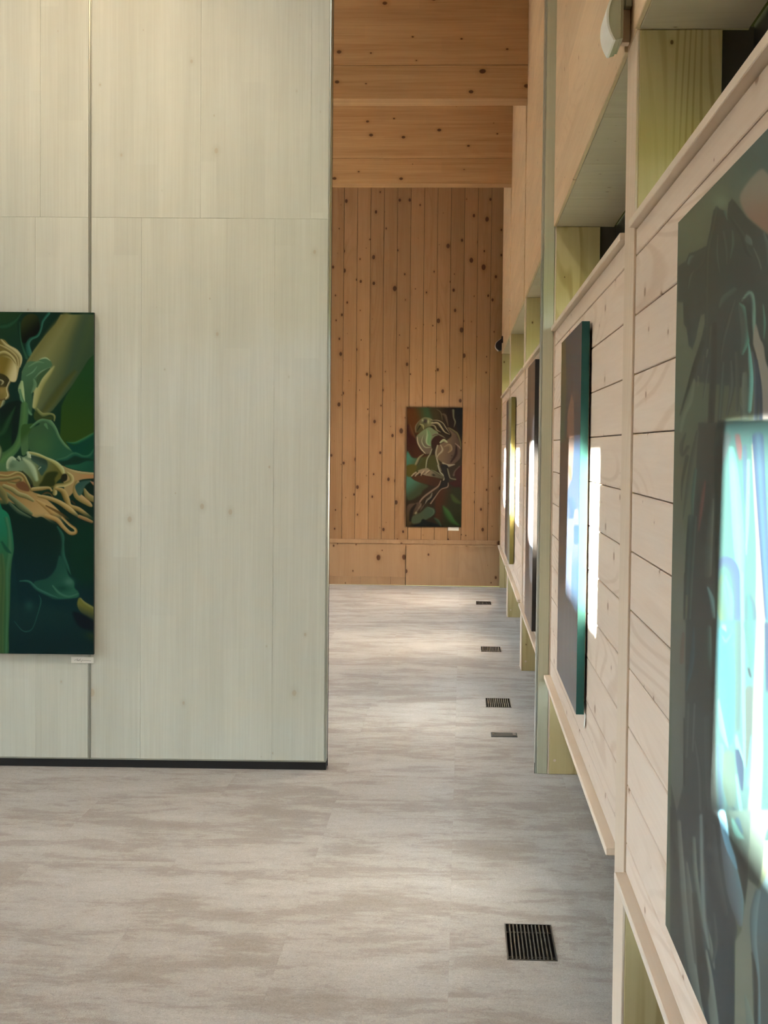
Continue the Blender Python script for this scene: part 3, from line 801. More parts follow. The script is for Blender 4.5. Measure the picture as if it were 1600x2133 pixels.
    a.poly([(560, 190), (640, 165), (740, 190), (820, 260), (880, 400), (980, 560), (1130, 660), (1000, 760), (820, 780), (700, 740), (560, 680), (450, 640), (430, 460), (480, 320), (600, 240)], (46, 76, 46), (30, 72, 48), ((520, 480), (1000, 640)), 1.4)
    a.blob(620, 560, 160, 150, (48, 84, 48), 0.8)
    a.tube([(460, 300), (560, 220), (650, 180), (740, 200), (830, 300), (900, 450), (1000, 580), (1120, 660)], [20, 40, 50, 70, 50, 40, 40, 20], [(92, 124, 88), (70, 104, 70), (48, 80, 54)], 1.0)
    a.tube([(690, 250), (720, 310)], [50, 20], [(70, 104, 70)], 1.0)
    a.tube([(560, 20), (640, 100), (760, 90), (820, 120), (820, 190)], [40, 60, 36, 36, 20], [(124, 126, 78), (96, 104, 58), (60, 72, 36)], 1.0)
    a.poly([(540, 40), (640, 130), (780, 120), (790, 180), (640, 160), (540, 190), (510, 120)], (42, 56, 24), None, None, 1.0)
    # teal veils on the right
    a.poly([(1000, 500), (1120, 560), (1300, 480), (1520, 340), (1520, 760), (1330, 760), (1120, 680)], (2, 52, 40), (4, 56, 36), ((1100, 560), (1450, 700)), 1.4)
    a.tube([(1010, 520), (1140, 530), (1280, 470), (1420, 390), (1500, 350)], [10, 40, 50, 40, 10], [(60, 104, 62), (30, 86, 56), (6, 58, 42)], 1.6)
    a.tube([(860, 790), (1000, 770), (1130, 700), (1260, 740), (1370, 720), (1440, 600)], [30, 60, 60, 44, 50, 20], [(52, 96, 68), (26, 72, 52), (10, 50, 38)], 1.4)
    a.tube([(1000, 850), (1150, 840), (1290, 800), (1500, 810)], [10, 24, 30, 20], [(10, 44, 32), (4, 34, 26)], 1.4)
    a.poly([(980, 870), (1180, 850), (1330, 800), (1520, 830), (1520, 990), (1300, 960), (1100, 920)], (26, 76, 52), (14, 60, 44), ((1050, 860), (1480, 960)), 1.6)
    a.poly([(1300, 1180), (1520, 1090), (1520, 1380), (1380, 1330)], (0, 28, 20), None, None, 1.5)
    a.poly([(-60, 1430), (0, 1450), (500, 1480), (1500, 1380), (1520, 1800), (-60, 1800)], (4, 30, 22), None, None, 3)
    # fan of fingers
    a.poly([(930, 880), (1050, 920), (1300, 980), (1510, 990), (1510, 1050), (1250, 1080), (1160, 1130), (1130, 1250), (1000, 1350), (960, 1100)], (128, 116, 74), (150, 110, 70), ((980, 950), (1450, 1040)), 1.0)
    a.tube([(980, 900), (1180, 970), (1510, 1000)], [10, 36, 30], [(160, 150, 108), (128, 116, 72)], 0.9)
    a.tube([(1170, 1130), (1140, 1220), (1180, 1330), (1330, 1440), (1380, 1480)], [70, 70, 110, 80, 40], [(168, 140, 98), (140, 120, 74), (96, 88, 44)], 1.0)
    a.poly([(1150, 1160), (1230, 1110), (1380, 1100), (1290, 1180), (1240, 1300), (1190, 1320), (1140, 1220)], (34, 66, 60), (50, 80, 66), ((1150, 1150), (1260, 1280)), 1.2)
    a.tube([(1370, 1110), (1430, 1150), (1510, 1170)], [10, 50, 56], [(158, 120, 92), (130, 96, 66)], 1.0)
    a.tube([(1280, 1230), (1330, 1330), (1420, 1380), (1510, 1400)], [30, 90, 90, 70], [(156, 134, 90), (110, 108, 66), (96, 82, 40)], 1.0)
    a.poly([(1390, 1090), (1510, 1080), (1510, 1120), (1400, 1110)], (16, 30, 22), None, None, 1)
    # sleeping face
    a.poly([(100, 940), (110, 820), (170, 740), (240, 760), (290, 720), (340, 740), (400, 720), (420, 660), (500, 680), (680, 750), (830, 820), (920, 900), (970, 980), (950, 1040), (860, 1120), (820, 1200), (620, 1200), (500, 1180), (440, 1080), (330, 960), (220, 960)], (92, 116, 88), (78, 78, 32), ((300, 800), (800, 1140)), 1.0)
    a.tube([(430, 670), (560, 700), (700, 760), (840, 830), (930, 920), (960, 1000)], [30, 40, 40, 60, 70, 40], [(170, 176, 132), (140, 140, 88), (110, 106, 52)], 1.2)
    a.poly([(470, 720), (580, 740), (700, 790), (720, 880), (680, 960), (620, 900), (560, 850), (480, 790)], (36, 54, 40), (52, 78, 66), ((620, 760), (560, 880)), 1.6)
    a.poly([(580, 900), (660, 860), (690, 920), (640, 1020), (600, 980)], (40, 66, 54), None, None, 1.6)
    a.tube([(580, 930), (620, 890)], [10, 10], [(150, 164, 132)], 0.6)
    a.tube([(360, 780), (440, 850), (500, 940), (550, 1080)], [40, 84, 96, 60], [(152, 166, 130), (130, 148, 114), (98, 116, 86)], 3.0)
    a.poly([(700, 990), (800, 960), (880, 980), (830, 1070), (820, 1180), (600, 1190), (640, 1100)], (36, 44, 14), None, None, 2.5)
    a.tube([(120, 900), (130, 820), (180, 760), (230, 780)], [40, 60, 60, 30], [(160, 170, 136), (118, 140, 110)], 1.4)
    a.blob(180, 870, 60, 50, (70, 92, 66), 0.8)
    a.tube([(250, 770), (290, 800)], [14, 18], [(30, 44, 32)], 0.9)
    a.tube([(280, 740), (310, 780)], [26, 20], [(158, 170, 140), (100, 120, 94)], 0.7)
    a.tube([(320, 740), (330, 790)], [10, 10], [(34, 48, 36)], 0.8)
    a.tube([(420, 680), (430, 740)], [40, 26], [(170, 180, 146), (110, 128, 100)], 0.9)
    a.tube([(450, 700), (460, 750)], [20, 22], [(190, 196, 164), (140, 150, 118)], 0.7)
    a.tube([(340, 960), (420, 1040), (470, 1120), (500, 1180)], [20, 30, 40, 20], [(54, 62, 34), (30, 38, 20)], 1.0)
    # curls and hands
    a.tube([(1020, 980), (1080, 1040), (1080, 1110), (980, 1160), (850, 1180), (830, 1290)], [30, 60, 60, 60, 60, 70], [(168, 160, 112), (130, 122, 74), (84, 82, 40)], 0.9)
    a.poly([(940, 1010), (1010, 1000), (1010, 1090), (920, 1120)], (24, 26, 14), None, None, 1.0)
    a.tube([(850, 1220), (950, 1260), (1010, 1380), (1060, 1480), (1200, 1540), (1390, 1680)], [40, 80, 90, 60, 70, 50], [(160, 140, 92), (128, 112, 62), (76, 64, 26)], 1.0)
    a.tube([(1090, 1410), (1130, 1450)], [26, 26], [(48, 40, 22)], 1.0)
    a.poly([(-60, 1000), (100, 960), (280, 960), (370, 1010), (430, 1120), (490, 1260), (640, 1330), (900, 1560), (1000, 1750), (820, 1760), (640, 1650), (520, 1650), (300, 1500), (100, 1400), (-60, 1350)], (120, 96, 54), (150, 128, 82), ((100, 1100), (800, 1600)), 1.2)
    a.tube([(-60, 1010), (120, 1030), (270, 980), (360, 1030), (420, 1140), (480, 1250)], [40, 36, 40, 40, 40, 30], [(162, 152, 104), (124, 112, 62), (76, 66, 30)], 0.9)
    a.tube([(-60, 1090), (120, 1080), (280, 1050), (330, 1090), (260, 1140), (120, 1120)], [50, 50, 46, 40, 40, 20], [(142, 134, 88), (104, 100, 56), (60, 62, 32)], 0.9)
    a.poly([(240, 1150), (340, 1110), (420, 1170), (440, 1260), (300, 1230)], (92, 62, 38), None, None, 1.6)
    a.tube([(470, 1170), (500, 1250)], [30, 30], [(26, 22, 14)], 1.2)
    a.tube([(500, 1230), (620, 1220), (740, 1210), (780, 1250)], [60, 60, 40, 30], [(164, 152, 104), (134, 118, 70), (96, 80, 40)], 0.9)
    a.tube([(640, 1310), (700, 1280), (770, 1300), (830, 1390), (900, 1400)], [14, 30, 20, 26, 14], [(40, 30, 16), (96, 78, 42)], 0.8)
    a.tube([(580, 1330), (720, 1360), (900, 1430), (1060, 1540), (1180, 1640)], [40, 60, 70, 80, 40], [(168, 152, 106), (138, 120, 72), (92, 78, 38)], 0.9)
    a.tube([(560, 1400), (680, 1480), (840, 1620), (960, 1750)], [30, 70, 90, 70], [(160, 140, 90), (146, 122, 74), (110, 88, 46)], 0.9)
    a.tube([(700, 1480), (900, 1590), (1040, 1680)], [20, 44, 30], [(70, 54, 24), (96, 76, 40)], 1.0)
    a.tube([(60, 1180), (180, 1230), (280, 1300), (400, 1340), (500, 1400)], [60, 70, 70, 70, 40], [(150, 146, 104), (116, 112, 68), (66, 70, 40)], 0.9)
    a.tube([(100, 1300), (220, 1400), (330, 1500), (470, 1600)], [60, 70, 90, 50], [(118, 124, 88), (78, 90, 58), (44, 60, 40)], 0.9)
    a.tube([(140, 1440), (280, 1570), (460, 1660)], [50, 60, 30], [(86, 104, 76), (54, 72, 52), (20, 44, 34)], 0.9)
    a.tube([(-60, 1180), (40, 1300), (100, 1420)], [120, 120, 60], [(120, 112, 66), (84, 84, 46), (56, 70, 44)], 1.4)
    a.tube([(-40, 500), (10, 640), (-10, 800)], [20, 50, 30], [(40, 60, 36), (140, 152, 112)], 1.0)
    # third sheet: dark lower half
    a.sheet(0, 1080, 7.27)
    a.poly([(-60, 60), (1520, -60), (1560, 2080), (-60, 2080)], (2, 30, 24), (4, 34, 38), ((700, 100), (400, 1100)), 14, 0.9, smooth=False)
    a.poly([(1050, 200), (1560, 80), (1560, 900), (1100, 900)], (2, 42, 28), None, None, 20, 0.8)
    a.poly([(-60, 1300), (700, 1300), (1560, 1500), (1560, 2080), (-60, 2080)], (14, 42, 40), (6, 30, 32), ((700, 1400), (700, 2000)), 14, 0.7, smooth=False)
    a.tube([(700, -40), (860, 20), (960, 130), (1060, 220), (1140, 215), (1140, 160), (1050, 90), (940, -20)], [60, 70, 60, 56, 50, 40, 40, 30], [(160, 140, 92), (146, 122, 74), (104, 82, 42)], 1.0)
    a.tube([(1200, -30), (1300, 10), (1390, 50)], [50, 56, 40], [(148, 126, 80), (96, 70, 40)], 1.0)
    a.tube([(870, 130), (940, 260), (950, 400), (950, 560), (1010, 720), (1070, 850)], [30, 60, 44, 70, 60, 10], [(36, 84, 68), (28, 70, 56), (6, 40, 32)], 1.4)
    a.poly([(900, 560), (980, 680), (1040, 860), (1120, 960), (1130, 1050), (1190, 1120), (1160, 1200), (840, 1220), (700, 1160), (560, 1080), (520, 960), (720, 900), (840, 760)], (22, 62, 50), (32, 80, 62), ((700, 900), (1100, 1140)), 2.0)
    a.blob(1050, 960, 70, 60, (52, 96, 80), 0.9)
    a.blob(940, 1060, 110, 50, (12, 52, 40), 0.8)
    a.tube([(300, 950), (440, 960), (560, 1070), (740, 1160), (860, 1200)], [16, 40, 50, 50, 20], [(46, 96, 80), (34, 80, 66), (10, 44, 38)], 1.2)
    a.tube([(800, 1020), (900, 1130), (1040, 1180), (1180, 1140)], [30, 50, 50, 30], [(30, 74, 60), (50, 98, 78), (34, 80, 58)], 1.2)
    a.poly([(1200, 1200), (1280, 1260), (1510, 1410), (1510, 1590), (1420, 1560), (1250, 1450), (1170, 1320)], (96, 98, 42), (34, 46, 38), ((1380, 1340), (1300, 1520)), 1.6)
    a.tube([(1220, 1210), (1290, 1290), (1510, 1420)], [20, 40, 36], [(124, 124, 78), (96, 98, 44)], 1.4)
    a.poly([(1100, 1420), (1250, 1450), (1480, 1600), (1450, 1700), (1200, 1640)], (2, 16, 24), None, None, 4)
    a.tube([(220, 1560), (330, 1690), (420, 1710), (500, 1650), (580, 1420), (620, 1250), (590, 1160)], [14, 20, 24, 18, 22, 26, 10], [(10, 46, 42), (36, 76, 70), (8, 44, 42)], 1.4)
    a.blob(440, 1320, 70, 80, (26, 66, 60), 0.7)
    a.blob(1420, 1790, 130, 60, (46, 58, 26), 0.6, 15)
    # green robe at the left edge
    a.poly([(-60, -160), (40, -140), (130, -60), (170, 100), (200, 300), (210, 480), (180, 640), (160, 900), (150, 1300), (130, 1700), (120, 2060), (-60, 2060)], (20, 96, 68), (44, 80, 46), ((60, 0), (60, 900)), 1.2)
    a.tube([(100, 0), (140, 200), (150, 500), (110, 800), (110, 1300), (90, 2060)], [60, 60, 80, 70, 60, 40], [(40, 86, 60), (58, 100, 70), (34, 78, 48)], 3, 0.8)
    a.tube([(20, 560), (40, 900), (20, 1400), (20, 2060)], [60, 70, 60, 50], [(72, 90, 50), (44, 72, 40), (70, 88, 44)], 3, 0.8)
    a.tube([(30, 360), (100, 470), (160, 520)], [30, 50, 20], [(14, 64, 46), (20, 62, 42)], 2)
    a.tube([(-60, 2070), (760, 2080), (1560, 2085)], [20, 24, 24], [(2, 12, 10)], 1.5)

# ---- big blue green portrait in the foreground
def draw_portrait(a):
    a.fill((92, 96, 78))
    a.sheet(1390, 280, 6.667)
    a.poly([(100, -1400), (3000, -3000), (3000, 3000), (100, 3000)], (100, 102, 78), (76, 96, 92), ((500, 1200), (1500, 400)), 30, smooth=False)
    a.blob(750, 950, 120, 120, (126, 138, 112), 0.8)
    # pale shoulder shape at the right
    a.poly([(1290, 490), (1420, 560), (1700, 800), (2600, 900), (2600, 2000), (1600, 1500), (1400, 1380), (1240, 1250), (1100, 1120), (1010, 900), (1080, 720)], (150, 138, 124), (150, 112, 94), ((1250, 620), (1300, 1250)), 4)
    # dark feathers, upper sheet
    a.poly([(150, 1830), (260, 1760), (310, 1650), (430, 1630), (560, 1540), (640, 1060), (680, 1010), (790, 1060), (830, 1160), (850, 960), (900, 890), (960, 960), (1100, 1150), (1300, 1320), (1500, 1480), (1700, 2000), (1700, 3600), (150, 3400)], (52, 56, 46), (58, 64, 62), ((600, 1500), (1300, 2000)), 1.6, smooth=False)
    D = (40, 42, 36); G = (98, 112, 100); T_ = (84, 116, 104)
    a.tube([(690, 1020), (640, 1300), (580, 1560), (560, 1900), (560, 2300)], [40, 60, 60, 50, 40], [(46, 48, 38), (70, 76, 60), (44, 46, 38)], 2)
    a.tube([(800, 1080), (830, 1180)], [40, 20], [T_, (60, 80, 70)], 2)
    a.tube([(700, 1400), (690, 1650), (720, 1900)], [10, 24, 12], [G, (60, 66, 56)], 2)
    a.tube([(790, 1350), (830, 1600), (830, 1800)], [30, 34, 10], [(56, 62, 52), (84, 98, 86)], 2)
    a.tube([(910, 1340), (920, 1520), (880, 1720)], [20, 40, 10], [(60, 72, 62), (96, 116, 102)], 2)
    a.tube([(900, 1180), (1040, 1400), (1110, 1620), (1180, 1700)], [40, 60, 60, 20], [(70, 80, 70), (46, 50, 44), D], 2.5)
    a.tube([(1100, 1400), (1130, 1470), (1180, 1540)], [20, 90, 10], [(110, 124, 116), (88, 100, 94)], 1.6)
    a.tube([(1200, 1580), (1290, 1800), (1340, 2100)], [20, 40, 30], [(70, 80, 74), (104, 114, 106), (60, 66, 62)], 2)
    a.tube([(1340, 1380), (1390, 1560), (1400, 1800)], [40, 60, 40], [(110, 124, 118), (60, 68, 66)], 2)
    a.tube([(290, 1760), (320, 1680), (400, 1640), (540, 1570)], [20, 40, 34, 30], [(28, 30, 26), (50, 56, 46)], 1.6)
    a.tube([(300, 1790), (330, 1710), (370, 1690)], [40, 50, 10], [(106, 122, 112), (64, 76, 66)], 1.6)
    a.tube([(300, 2130), (330, 1980), (370, 1900)], [12, 26, 10], [(100, 110, 96), (60, 66, 54)], 2)
    a.tube([(400, 1900), (500, 1780), (540, 1600)], [30, 40, 14], [(64, 70, 56), (46, 48, 38)], 3)
    # second sheet
    a.sheet(1390, 600, 6.667)
    a.poly([(130, 190), (220, 200), (230, 500), (270, 560), (300, 800), (350, 850), (400, 700), (440, 480), (470, 370), (520, 360), (520, 500), (440, 850), (330, 1250), (210, 1600), (170, 1900), (130, 2400), (60, 2400)], (104, 106, 86), (96, 100, 84), ((250, 300), (250, 1800)), 1.6, smooth=False)
    a.tube([(370, 1280), (320, 1560), (220, 1800), (150, 2200)], [40, 70, 60, 50], [(110, 118, 100), (112, 118, 98), (92, 98, 82)], 2)
    a.tube([(490, 760), (390, 1080), (290, 1400), (180, 1760)], [60, 70, 44, 16], [(48, 52, 42), (40, 42, 34)], 2)
    for pts, w, c in [
        ([(540, 0), (550, 400), (540, 740)], [20, 26, 10], [(72, 80, 70), (56, 62, 54)]),
        ([(600, 540), (590, 700), (580, 830)], [24, 18, 6], [(104, 108, 90), (56, 58, 46)]),
        ([(730, 260), (790, 140), (940, 20)], [30, 70, 60], [(88, 104, 92), (70, 82, 74)]),
        ([(930, 180), (840, 480), (780, 720), (740, 1000)], [20, 50, 40, 14], [(96, 104, 94), (44, 46, 42)]),
        ([(560, 860), (545, 960)], [24, 10], [(116, 122, 106)]),
        ([(510, 940), (480, 1180)], [16, 10], [(88, 90, 74)]),
        ([(430, 1230), (430, 1360)], [16, 10], [(110, 112, 98)]),
        ([(570, 1060), (530, 1340), (500, 1550)], [20, 26, 10], [(108, 116, 106), (52, 56, 50)]),
        ([(780, 1050), (750, 1500), (720, 1900)], [50, 60, 40], [(54, 60, 56), (86, 98, 92), (50, 56, 52)]),
        ([(890, 1030), (900, 1380), (830, 1760)], [50, 70, 30], [(46, 50, 48), (94, 100, 96), (60, 64, 60)]),
        ([(1010, 1600), (1040, 1700), (1040, 1900)], [20, 50, 30], [(112, 118, 108), (70, 74, 68)]),
        ([(960, 900), (980, 1300), (970, 1700)], [40, 60, 40], [(64, 70, 64), (90, 94, 88)]),
        ([(660, 500), (640, 1200), (600, 2000)], [60, 90, 90], [(50, 48, 40), (42, 42, 38), (54, 52, 46)]),
        ([(1080, 1200), (1080, 1500), (1100, 1800)], [70, 90, 60], [(84, 94, 86), (112, 118, 108)])]:
        a.tube(pts, w, c, 2)
    a.tube([(1000, 220), (1060, 320), (1100, 520), (1090, 720), (1040, 900)], [30, 130, 160, 120, 50], [(112, 176, 156), (92, 136, 122), (76, 84, 78), (84, 90, 84)], 2)
    a.tube([(1040, 170), (1150, 70), (1200, 200), (1200, 460), (1210, 700)], [20, 60, 60, 60, 50], [(126, 160, 146), (128, 158, 144), (70, 84, 80)], 2)
    a.tube([(1040, 200), (1120, 260), (1150, 560), (1180, 760), (1220, 900)], [30, 70, 60, 60, 40], [(44, 54, 54), (38, 44, 44)], 2)
    a.tube([(1130, 780), (1150, 1000), (1165, 1300), (1140, 1700)], [20, 60, 70, 60], [(140, 204, 196), (120, 180, 170), (84, 104, 98)], 1.8)
    a.tube([(1190, 900), (1230, 1100), (1240, 1500), (1220, 1900)], [40, 60, 70, 60], [(52, 58, 62), (60, 74, 92), (120, 122, 122)], 2)
    a.poly([(1230, 500), (1290, 700), (1340, 800), (1400, 1100), (1700, 1500), (1700, 2200), (1320, 2000), (1290, 1500), (1250, 1000), (1190, 760)], (150, 140, 128), (158, 144, 138), ((1240, 700), (1360, 1900)), 2)
    a.poly([(1250, 400), (1340, 720), (1400, 800), (1500, 1200), (1700, 1600), (1700, -200), (1250, -200)], (62, 68, 64), None, None, 3)
    a.tube([(1330, 240), (1350, 480), (1340, 700)], [20, 36, 16], [(120, 172, 152), (70, 96, 86)], 2)
    a.tube([(1240, 1000), (1290, 1400), (1300, 1900)], [30, 50, 50], [(52, 60, 76), (70, 78, 96)], 2.2)
    # third sheet
    a.sheet(1390, 900, 5.076)
    a.poly([(330, -100), (560, -100), (520, 400), (500, 900), (500, 1700), (520, 2300), (200, 2300), (240, 1200), (300, 500)], (58, 58, 52), (52, 54, 54), ((380, 0), (380, 1800)), 2, smooth=False)
    a.poly([(70, 0), (200, 0), (160, 300), (150, 800), (190, 1100), (180, 1500), (190, 2300), (50, 2300), (60, 1000)], (94, 94, 76), (104, 104, 94), ((120, 100), (120, 1800)), 1.8, smooth=False)
    for pts, w, c in [
        ([(190, 20), (150, 140), (160, 250), (220, 160)], [20, 40, 30, 40], [(42, 42, 36), (74, 74, 62)]),
        ([(210, 260), (160, 520), (150, 720)], [40, 24, 6], [(46, 46, 36)]),
        ([(320, 0), (260, 300), (210, 640), (170, 920)], [30, 44, 40, 10], [(88, 92, 80), (52, 54, 46)]),
        ([(300, 400), (270, 700), (270, 950)], [30, 34, 12], [(88, 116, 106), (56, 80, 74)]),
        ([(400, 520), (370, 720), (330, 1040)], [16, 40, 20], [(120, 64, 58), (86, 58, 54)]),
        ([(250, 900), (230, 1300), (210, 1700)], [60, 70, 50], [(40, 56, 56), (56, 74, 72), (38, 46, 46)]),
        ([(300, 900), (260, 1500), (230, 2100)], [24, 30, 24], [(86, 106, 98), (46, 52, 50)]),
        ([(480, 720), (450, 1080), (430, 1500)], [40, 70, 80], [(112, 116, 104), (74, 80, 74), (56, 62, 62)]),
        ([(430, 1650), (480, 1800), (530, 2100)], [30, 60, 60], [(96, 128, 128), (118, 146, 146), (60, 80, 80)]),
        ([(190, 1500), (180, 2000)], [20, 20], [(40, 40, 40)])]:
        a.tube(pts, w, c, 1.8)
    # face, painted dark to offset the sun patch on it
    a.k = 0.058
    a.poly([(500, 40), (540, -120), (1500, -140), (1500, 2300), (520, 2300), (500, 1600), (500, 700)], (112, 160, 158), (118, 166, 160), ((560, 100), (700, 1600)), 2.2, smooth=False)
    for pts, w, c in [
        ([(540, 0), (520, 160), (500, 260)], [50, 60, 20], [(140, 184, 176), (170, 206, 196)]),
        ([(620, 60), (560, 240), (540, 400)], [110, 120, 40], [(128, 140, 144), (140, 160, 158)]),
        ([(680, 180), (720, 600), (760, 1200), (780, 1600)], [60, 110, 120, 60], [(130, 206, 196), (150, 214, 204), (140, 200, 192)]),
        ([(740, 40), (760, 160), (770, 280)], [50, 60, 30], [(184, 124, 122), (160, 130, 134)]),
        ([(820, 160), (830, 500), (830, 760)], [40, 50, 20], [(120, 140, 160), (104, 140, 170)]),
        ([(860, 300), (850, 900), (835, 1290)], [30, 40, 14], [(150, 204, 190)]),
        ([(910, 140), (940, 700), (970, 1300), (990, 2200)], [40, 50, 60, 130], [(190, 170, 156), (206, 190, 176), (184, 190, 176)]),
        ([(960, 60), (1000, 800), (1040, 1500), (1080, 2200)], [120, 100, 80, 60], [(100, 120, 160), (110, 150, 176), (92, 110, 150)]),
        ([(540, 1430), (610, 1370), (700, 1450), (740, 1700), (740, 2100)], [50, 110, 110, 90, 80], [(108, 130, 170), (112, 136, 166), (116, 150, 160)]),
        ([(590, 1540), (570, 1700), (600, 1900), (620, 2080)], [60, 120, 130, 60], [(128, 188, 176), (120, 160, 150), (150, 172, 130)]),
        ([(620, 1540), (670, 1720), (680, 1980)], [20, 50, 30], [(130, 206, 206)]),
        ([(860, 1740), (880, 1900), (880, 2300)], [60, 120, 120], [(110, 130, 150), (106, 166, 164), (112, 140, 150)]),
        ([(790, 1500), (800, 2300)], [40, 40], [(150, 214, 206)])]:
        a.tube(pts, w, c, 2.0)
    # fourth sheet
    a.k = 1.0
    a.sheet(1390, 1300, 5.076)
    a.poly([(200, -50), (510, -50), (500, 560), (500, 900), (520, 1700), (540, 2200), (60, 2200), (180, 900)], (52, 54, 52), (60, 62, 62), ((300, 0), (300, 1800)), 2.0, smooth=False)
    a.poly([(40, -50), (190, -50), (190, 900), (170, 1700), (100, 2000), (40, 1700)], (104, 100, 90), (98, 96, 90), ((100, 0), (100, 1700)), 2.0, smooth=False)
    a.poly([(40, 1700), (100, 2000), (130, 2300), (40, 2300)], (50, 48, 46), None, None, 2.0, smooth=False)
    for pts, w, c in [
        ([(280, 40), (260, 400), (200, 700)], [16, 50, 20], [(60, 84, 92), (40, 60, 66)]),
        ([(170, 100), (150, 400)], [30, 40], [(110, 84, 74), (96, 80, 70)]),
        ([(440, 40), (450, 350), (490, 560)], [50, 60, 30], [(110, 140, 132), (70, 92, 88), (50, 56, 54)]),
        ([(180, 1000), (180, 1700)], [14, 14], [(34, 32, 30)]),
        ([(220, 850), (200, 1400)], [30, 30], [(92, 94, 90), (60, 62, 60)]),
        ([(290, 850), (270, 1340)], [20, 16], [(92, 96, 94)]),
        ([(300, 1240), (350, 1600), (360, 2200)], [20, 40, 30], [(46, 50, 50), (96, 98, 96)]),
        ([(420, 1000), (440, 1600), (470, 2100)], [60, 80, 60], [(56, 60, 60), (74, 76, 76)])]:
        a.tube(pts, w, c, 2.0)
    a.k = 0.11  # edge strip darkened too, where the sun patch reaches past the face
    a.tube([(500, -40), (490, 700), (490, 1300), (530, 2200)], [40, 60, 70, 80], [(70, 74, 72), (116, 120, 116)], 3)
    a.k = 0.058  # face paint darkened again against the sun patch
    a.poly([(500, -40), (1500, -40), (1500, 2300), (540, 2300), (510, 1600), (505, 700)], (116, 166, 166), (120, 158, 160), ((600, 100), (700, 1800)), 2.2, smooth=False)
    for pts, w, c in [
        ([(600, 100), (640, 600), (660, 900), (660, 1250)], [150, 200, 160, 60], [(112, 184, 176), (104, 196, 200), (110, 170, 186)]),
        ([(580, 130), (620, 190), (680, 110)], [16, 30, 12], [(160, 214, 204), (104, 150, 150)]),
        ([(600, 30), (620, 70)], [50, 20], [(160, 210, 196)]),
        ([(750, 0), (750, 500), (740, 1100)], [60, 60, 50], [(116, 140, 144), (120, 158, 152)]),
        ([(800, -40), (810, 800), (820, 1500)], [40, 44, 30], [(140, 210, 200), (150, 216, 206)]),
        ([(860, 0), (890, 300), (880, 480)], [100, 80, 20], [(110, 168, 164), (108, 150, 152)]),
        ([(860, 470), (880, 550)], [20, 20], [(84, 92, 104)]),
        ([(870, 700), (880, 1100), (850, 1500)], [90, 100, 40], [(124, 140, 140), (128, 140, 134)]),
        ([(900, 1200), (880, 1500), (850, 1700)], [40, 60, 50], [(150, 214, 206), (120, 190, 188)]),
        ([(540, 800), (580, 1100), (640, 1300)], [20, 60, 20], [(160, 206, 200), (140, 170, 184)]),
        ([(560, 1300), (580, 1700), (600, 2200)], [70, 80, 70], [(140, 196, 190), (118, 140, 170)]),
        ([(650, 1400), (660, 1700), (680, 1900)], [120, 140, 80], [(132, 160, 150), (140, 166, 150)]),
        ([(730, 1180), (750, 1300), (800, 1420)], [30, 50, 30], [(150, 216, 206)]),
        ([(740, 1340), (770, 1500), (790, 1750)], [40, 70, 20], [(78, 96, 124), (90, 110, 140)]),
        ([(730, 1600), (770, 1900), (790, 2060)], [20, 40, 20], [(150, 214, 206)]),
        ([(690, 1950), (760, 2050), (800, 2200)], [30, 90, 90], [(92, 116, 124), (110, 140, 146)]),
        ([(990, -40), (960, 800), (950, 1500), (900, 2300)], [100, 110, 130, 160], [(170, 190, 176), (186, 196, 180), (176, 188, 172)]),
        ([(1050, 0), (1060, 700)], [40, 30], [(96, 110, 140)])]:
        a.tube(pts, w, c, 2.0)
    # fifth sheet
    a.k = 1.0
    a.sheet(1390, 1700, 4.924)
    a.poly([(30, -100), (100, 20), (160, 700), (180, 1200), (180, 1700), (30, 1400)], (52, 50, 46), (60, 60, 56), ((60, 0), (100, 1200)), 2, smooth=False)
    a.poly([(100, -60), (520, -60), (640, 700), (720, 1180), (690, 1300), (690, 2300), (300, 2300), (180, 1500)], (56, 58, 60), (50, 58, 62), ((300, 100), (560, 1500)), 2.5, smooth=False)
    for pts, w, c in [
        ([(120, 60), (150, 500), (190, 1000), (250, 1500), (360, 2100)], [40, 50, 70, 90, 60], [(120, 124, 116), (100, 102, 96), (84, 86, 80)]),
        ([(200, 480), (240, 900), (300, 1500)], [20, 70, 40], [(110, 110, 102), (72, 72, 68)]),
        ([(270, 230), (290, 600), (350, 1000), (430, 1300), (480, 1560)], [40, 50, 50, 60, 20], [(118, 124, 114), (98, 106, 98), (60, 64, 62)]),
        ([(350, 0), (360, 500), (380, 1000), (430, 1350)], [40, 44, 50, 30], [(80, 86, 84), (116, 124, 122), (100, 112, 110)]),
        ([(400, 1380), (440, 1700), (500, 2300)], [20, 70, 100], [(126, 134, 126), (112, 114, 106), (96, 98, 92)]),
        ([(280, 800), (330, 1300), (380, 1700), (380, 1950)], [50, 80, 110, 40], [(56, 56, 52), (46, 46, 42)]),
        ([(480, 1000), (500, 1300), (470, 1500)], [20, 40, 20], [(84, 90, 88), (60, 66, 66)]),
        ([(470, 100), (520, 600), (600, 1000)], [40, 60, 50], [(74, 80, 80), (56, 60, 62)]),
        ([(560, 0), (620, 400), (700, 800), (750, 1100)], [60, 120, 160, 60], [(112, 140, 150), (104, 114, 122), (84, 90, 96)]),
        ([(560, -20), (640, 300), (720, 520)], [80, 90, 50], [(112, 150, 168), (120, 164, 190)])]:
        a.tube(pts, w, c, 2.2)
    a.k = 0.08  # lower face darkened where the sun patch ends
    a.poly([(600, -60), (860, -60), (830, 640), (800, 900), (760, 700), (700, 420), (640, 240)], (132, 156, 148), (126, 140, 128), ((740, 0), (780, 700)), 2.5, smooth=False)
    a.tube([(670, 40), (720, 180), (780, 220)], [30, 60, 20], [(150, 216, 206)], 1.8)
    a.tube([(720, 40), (770, 170)], [50, 20], [(104, 140, 160)], 1.8)
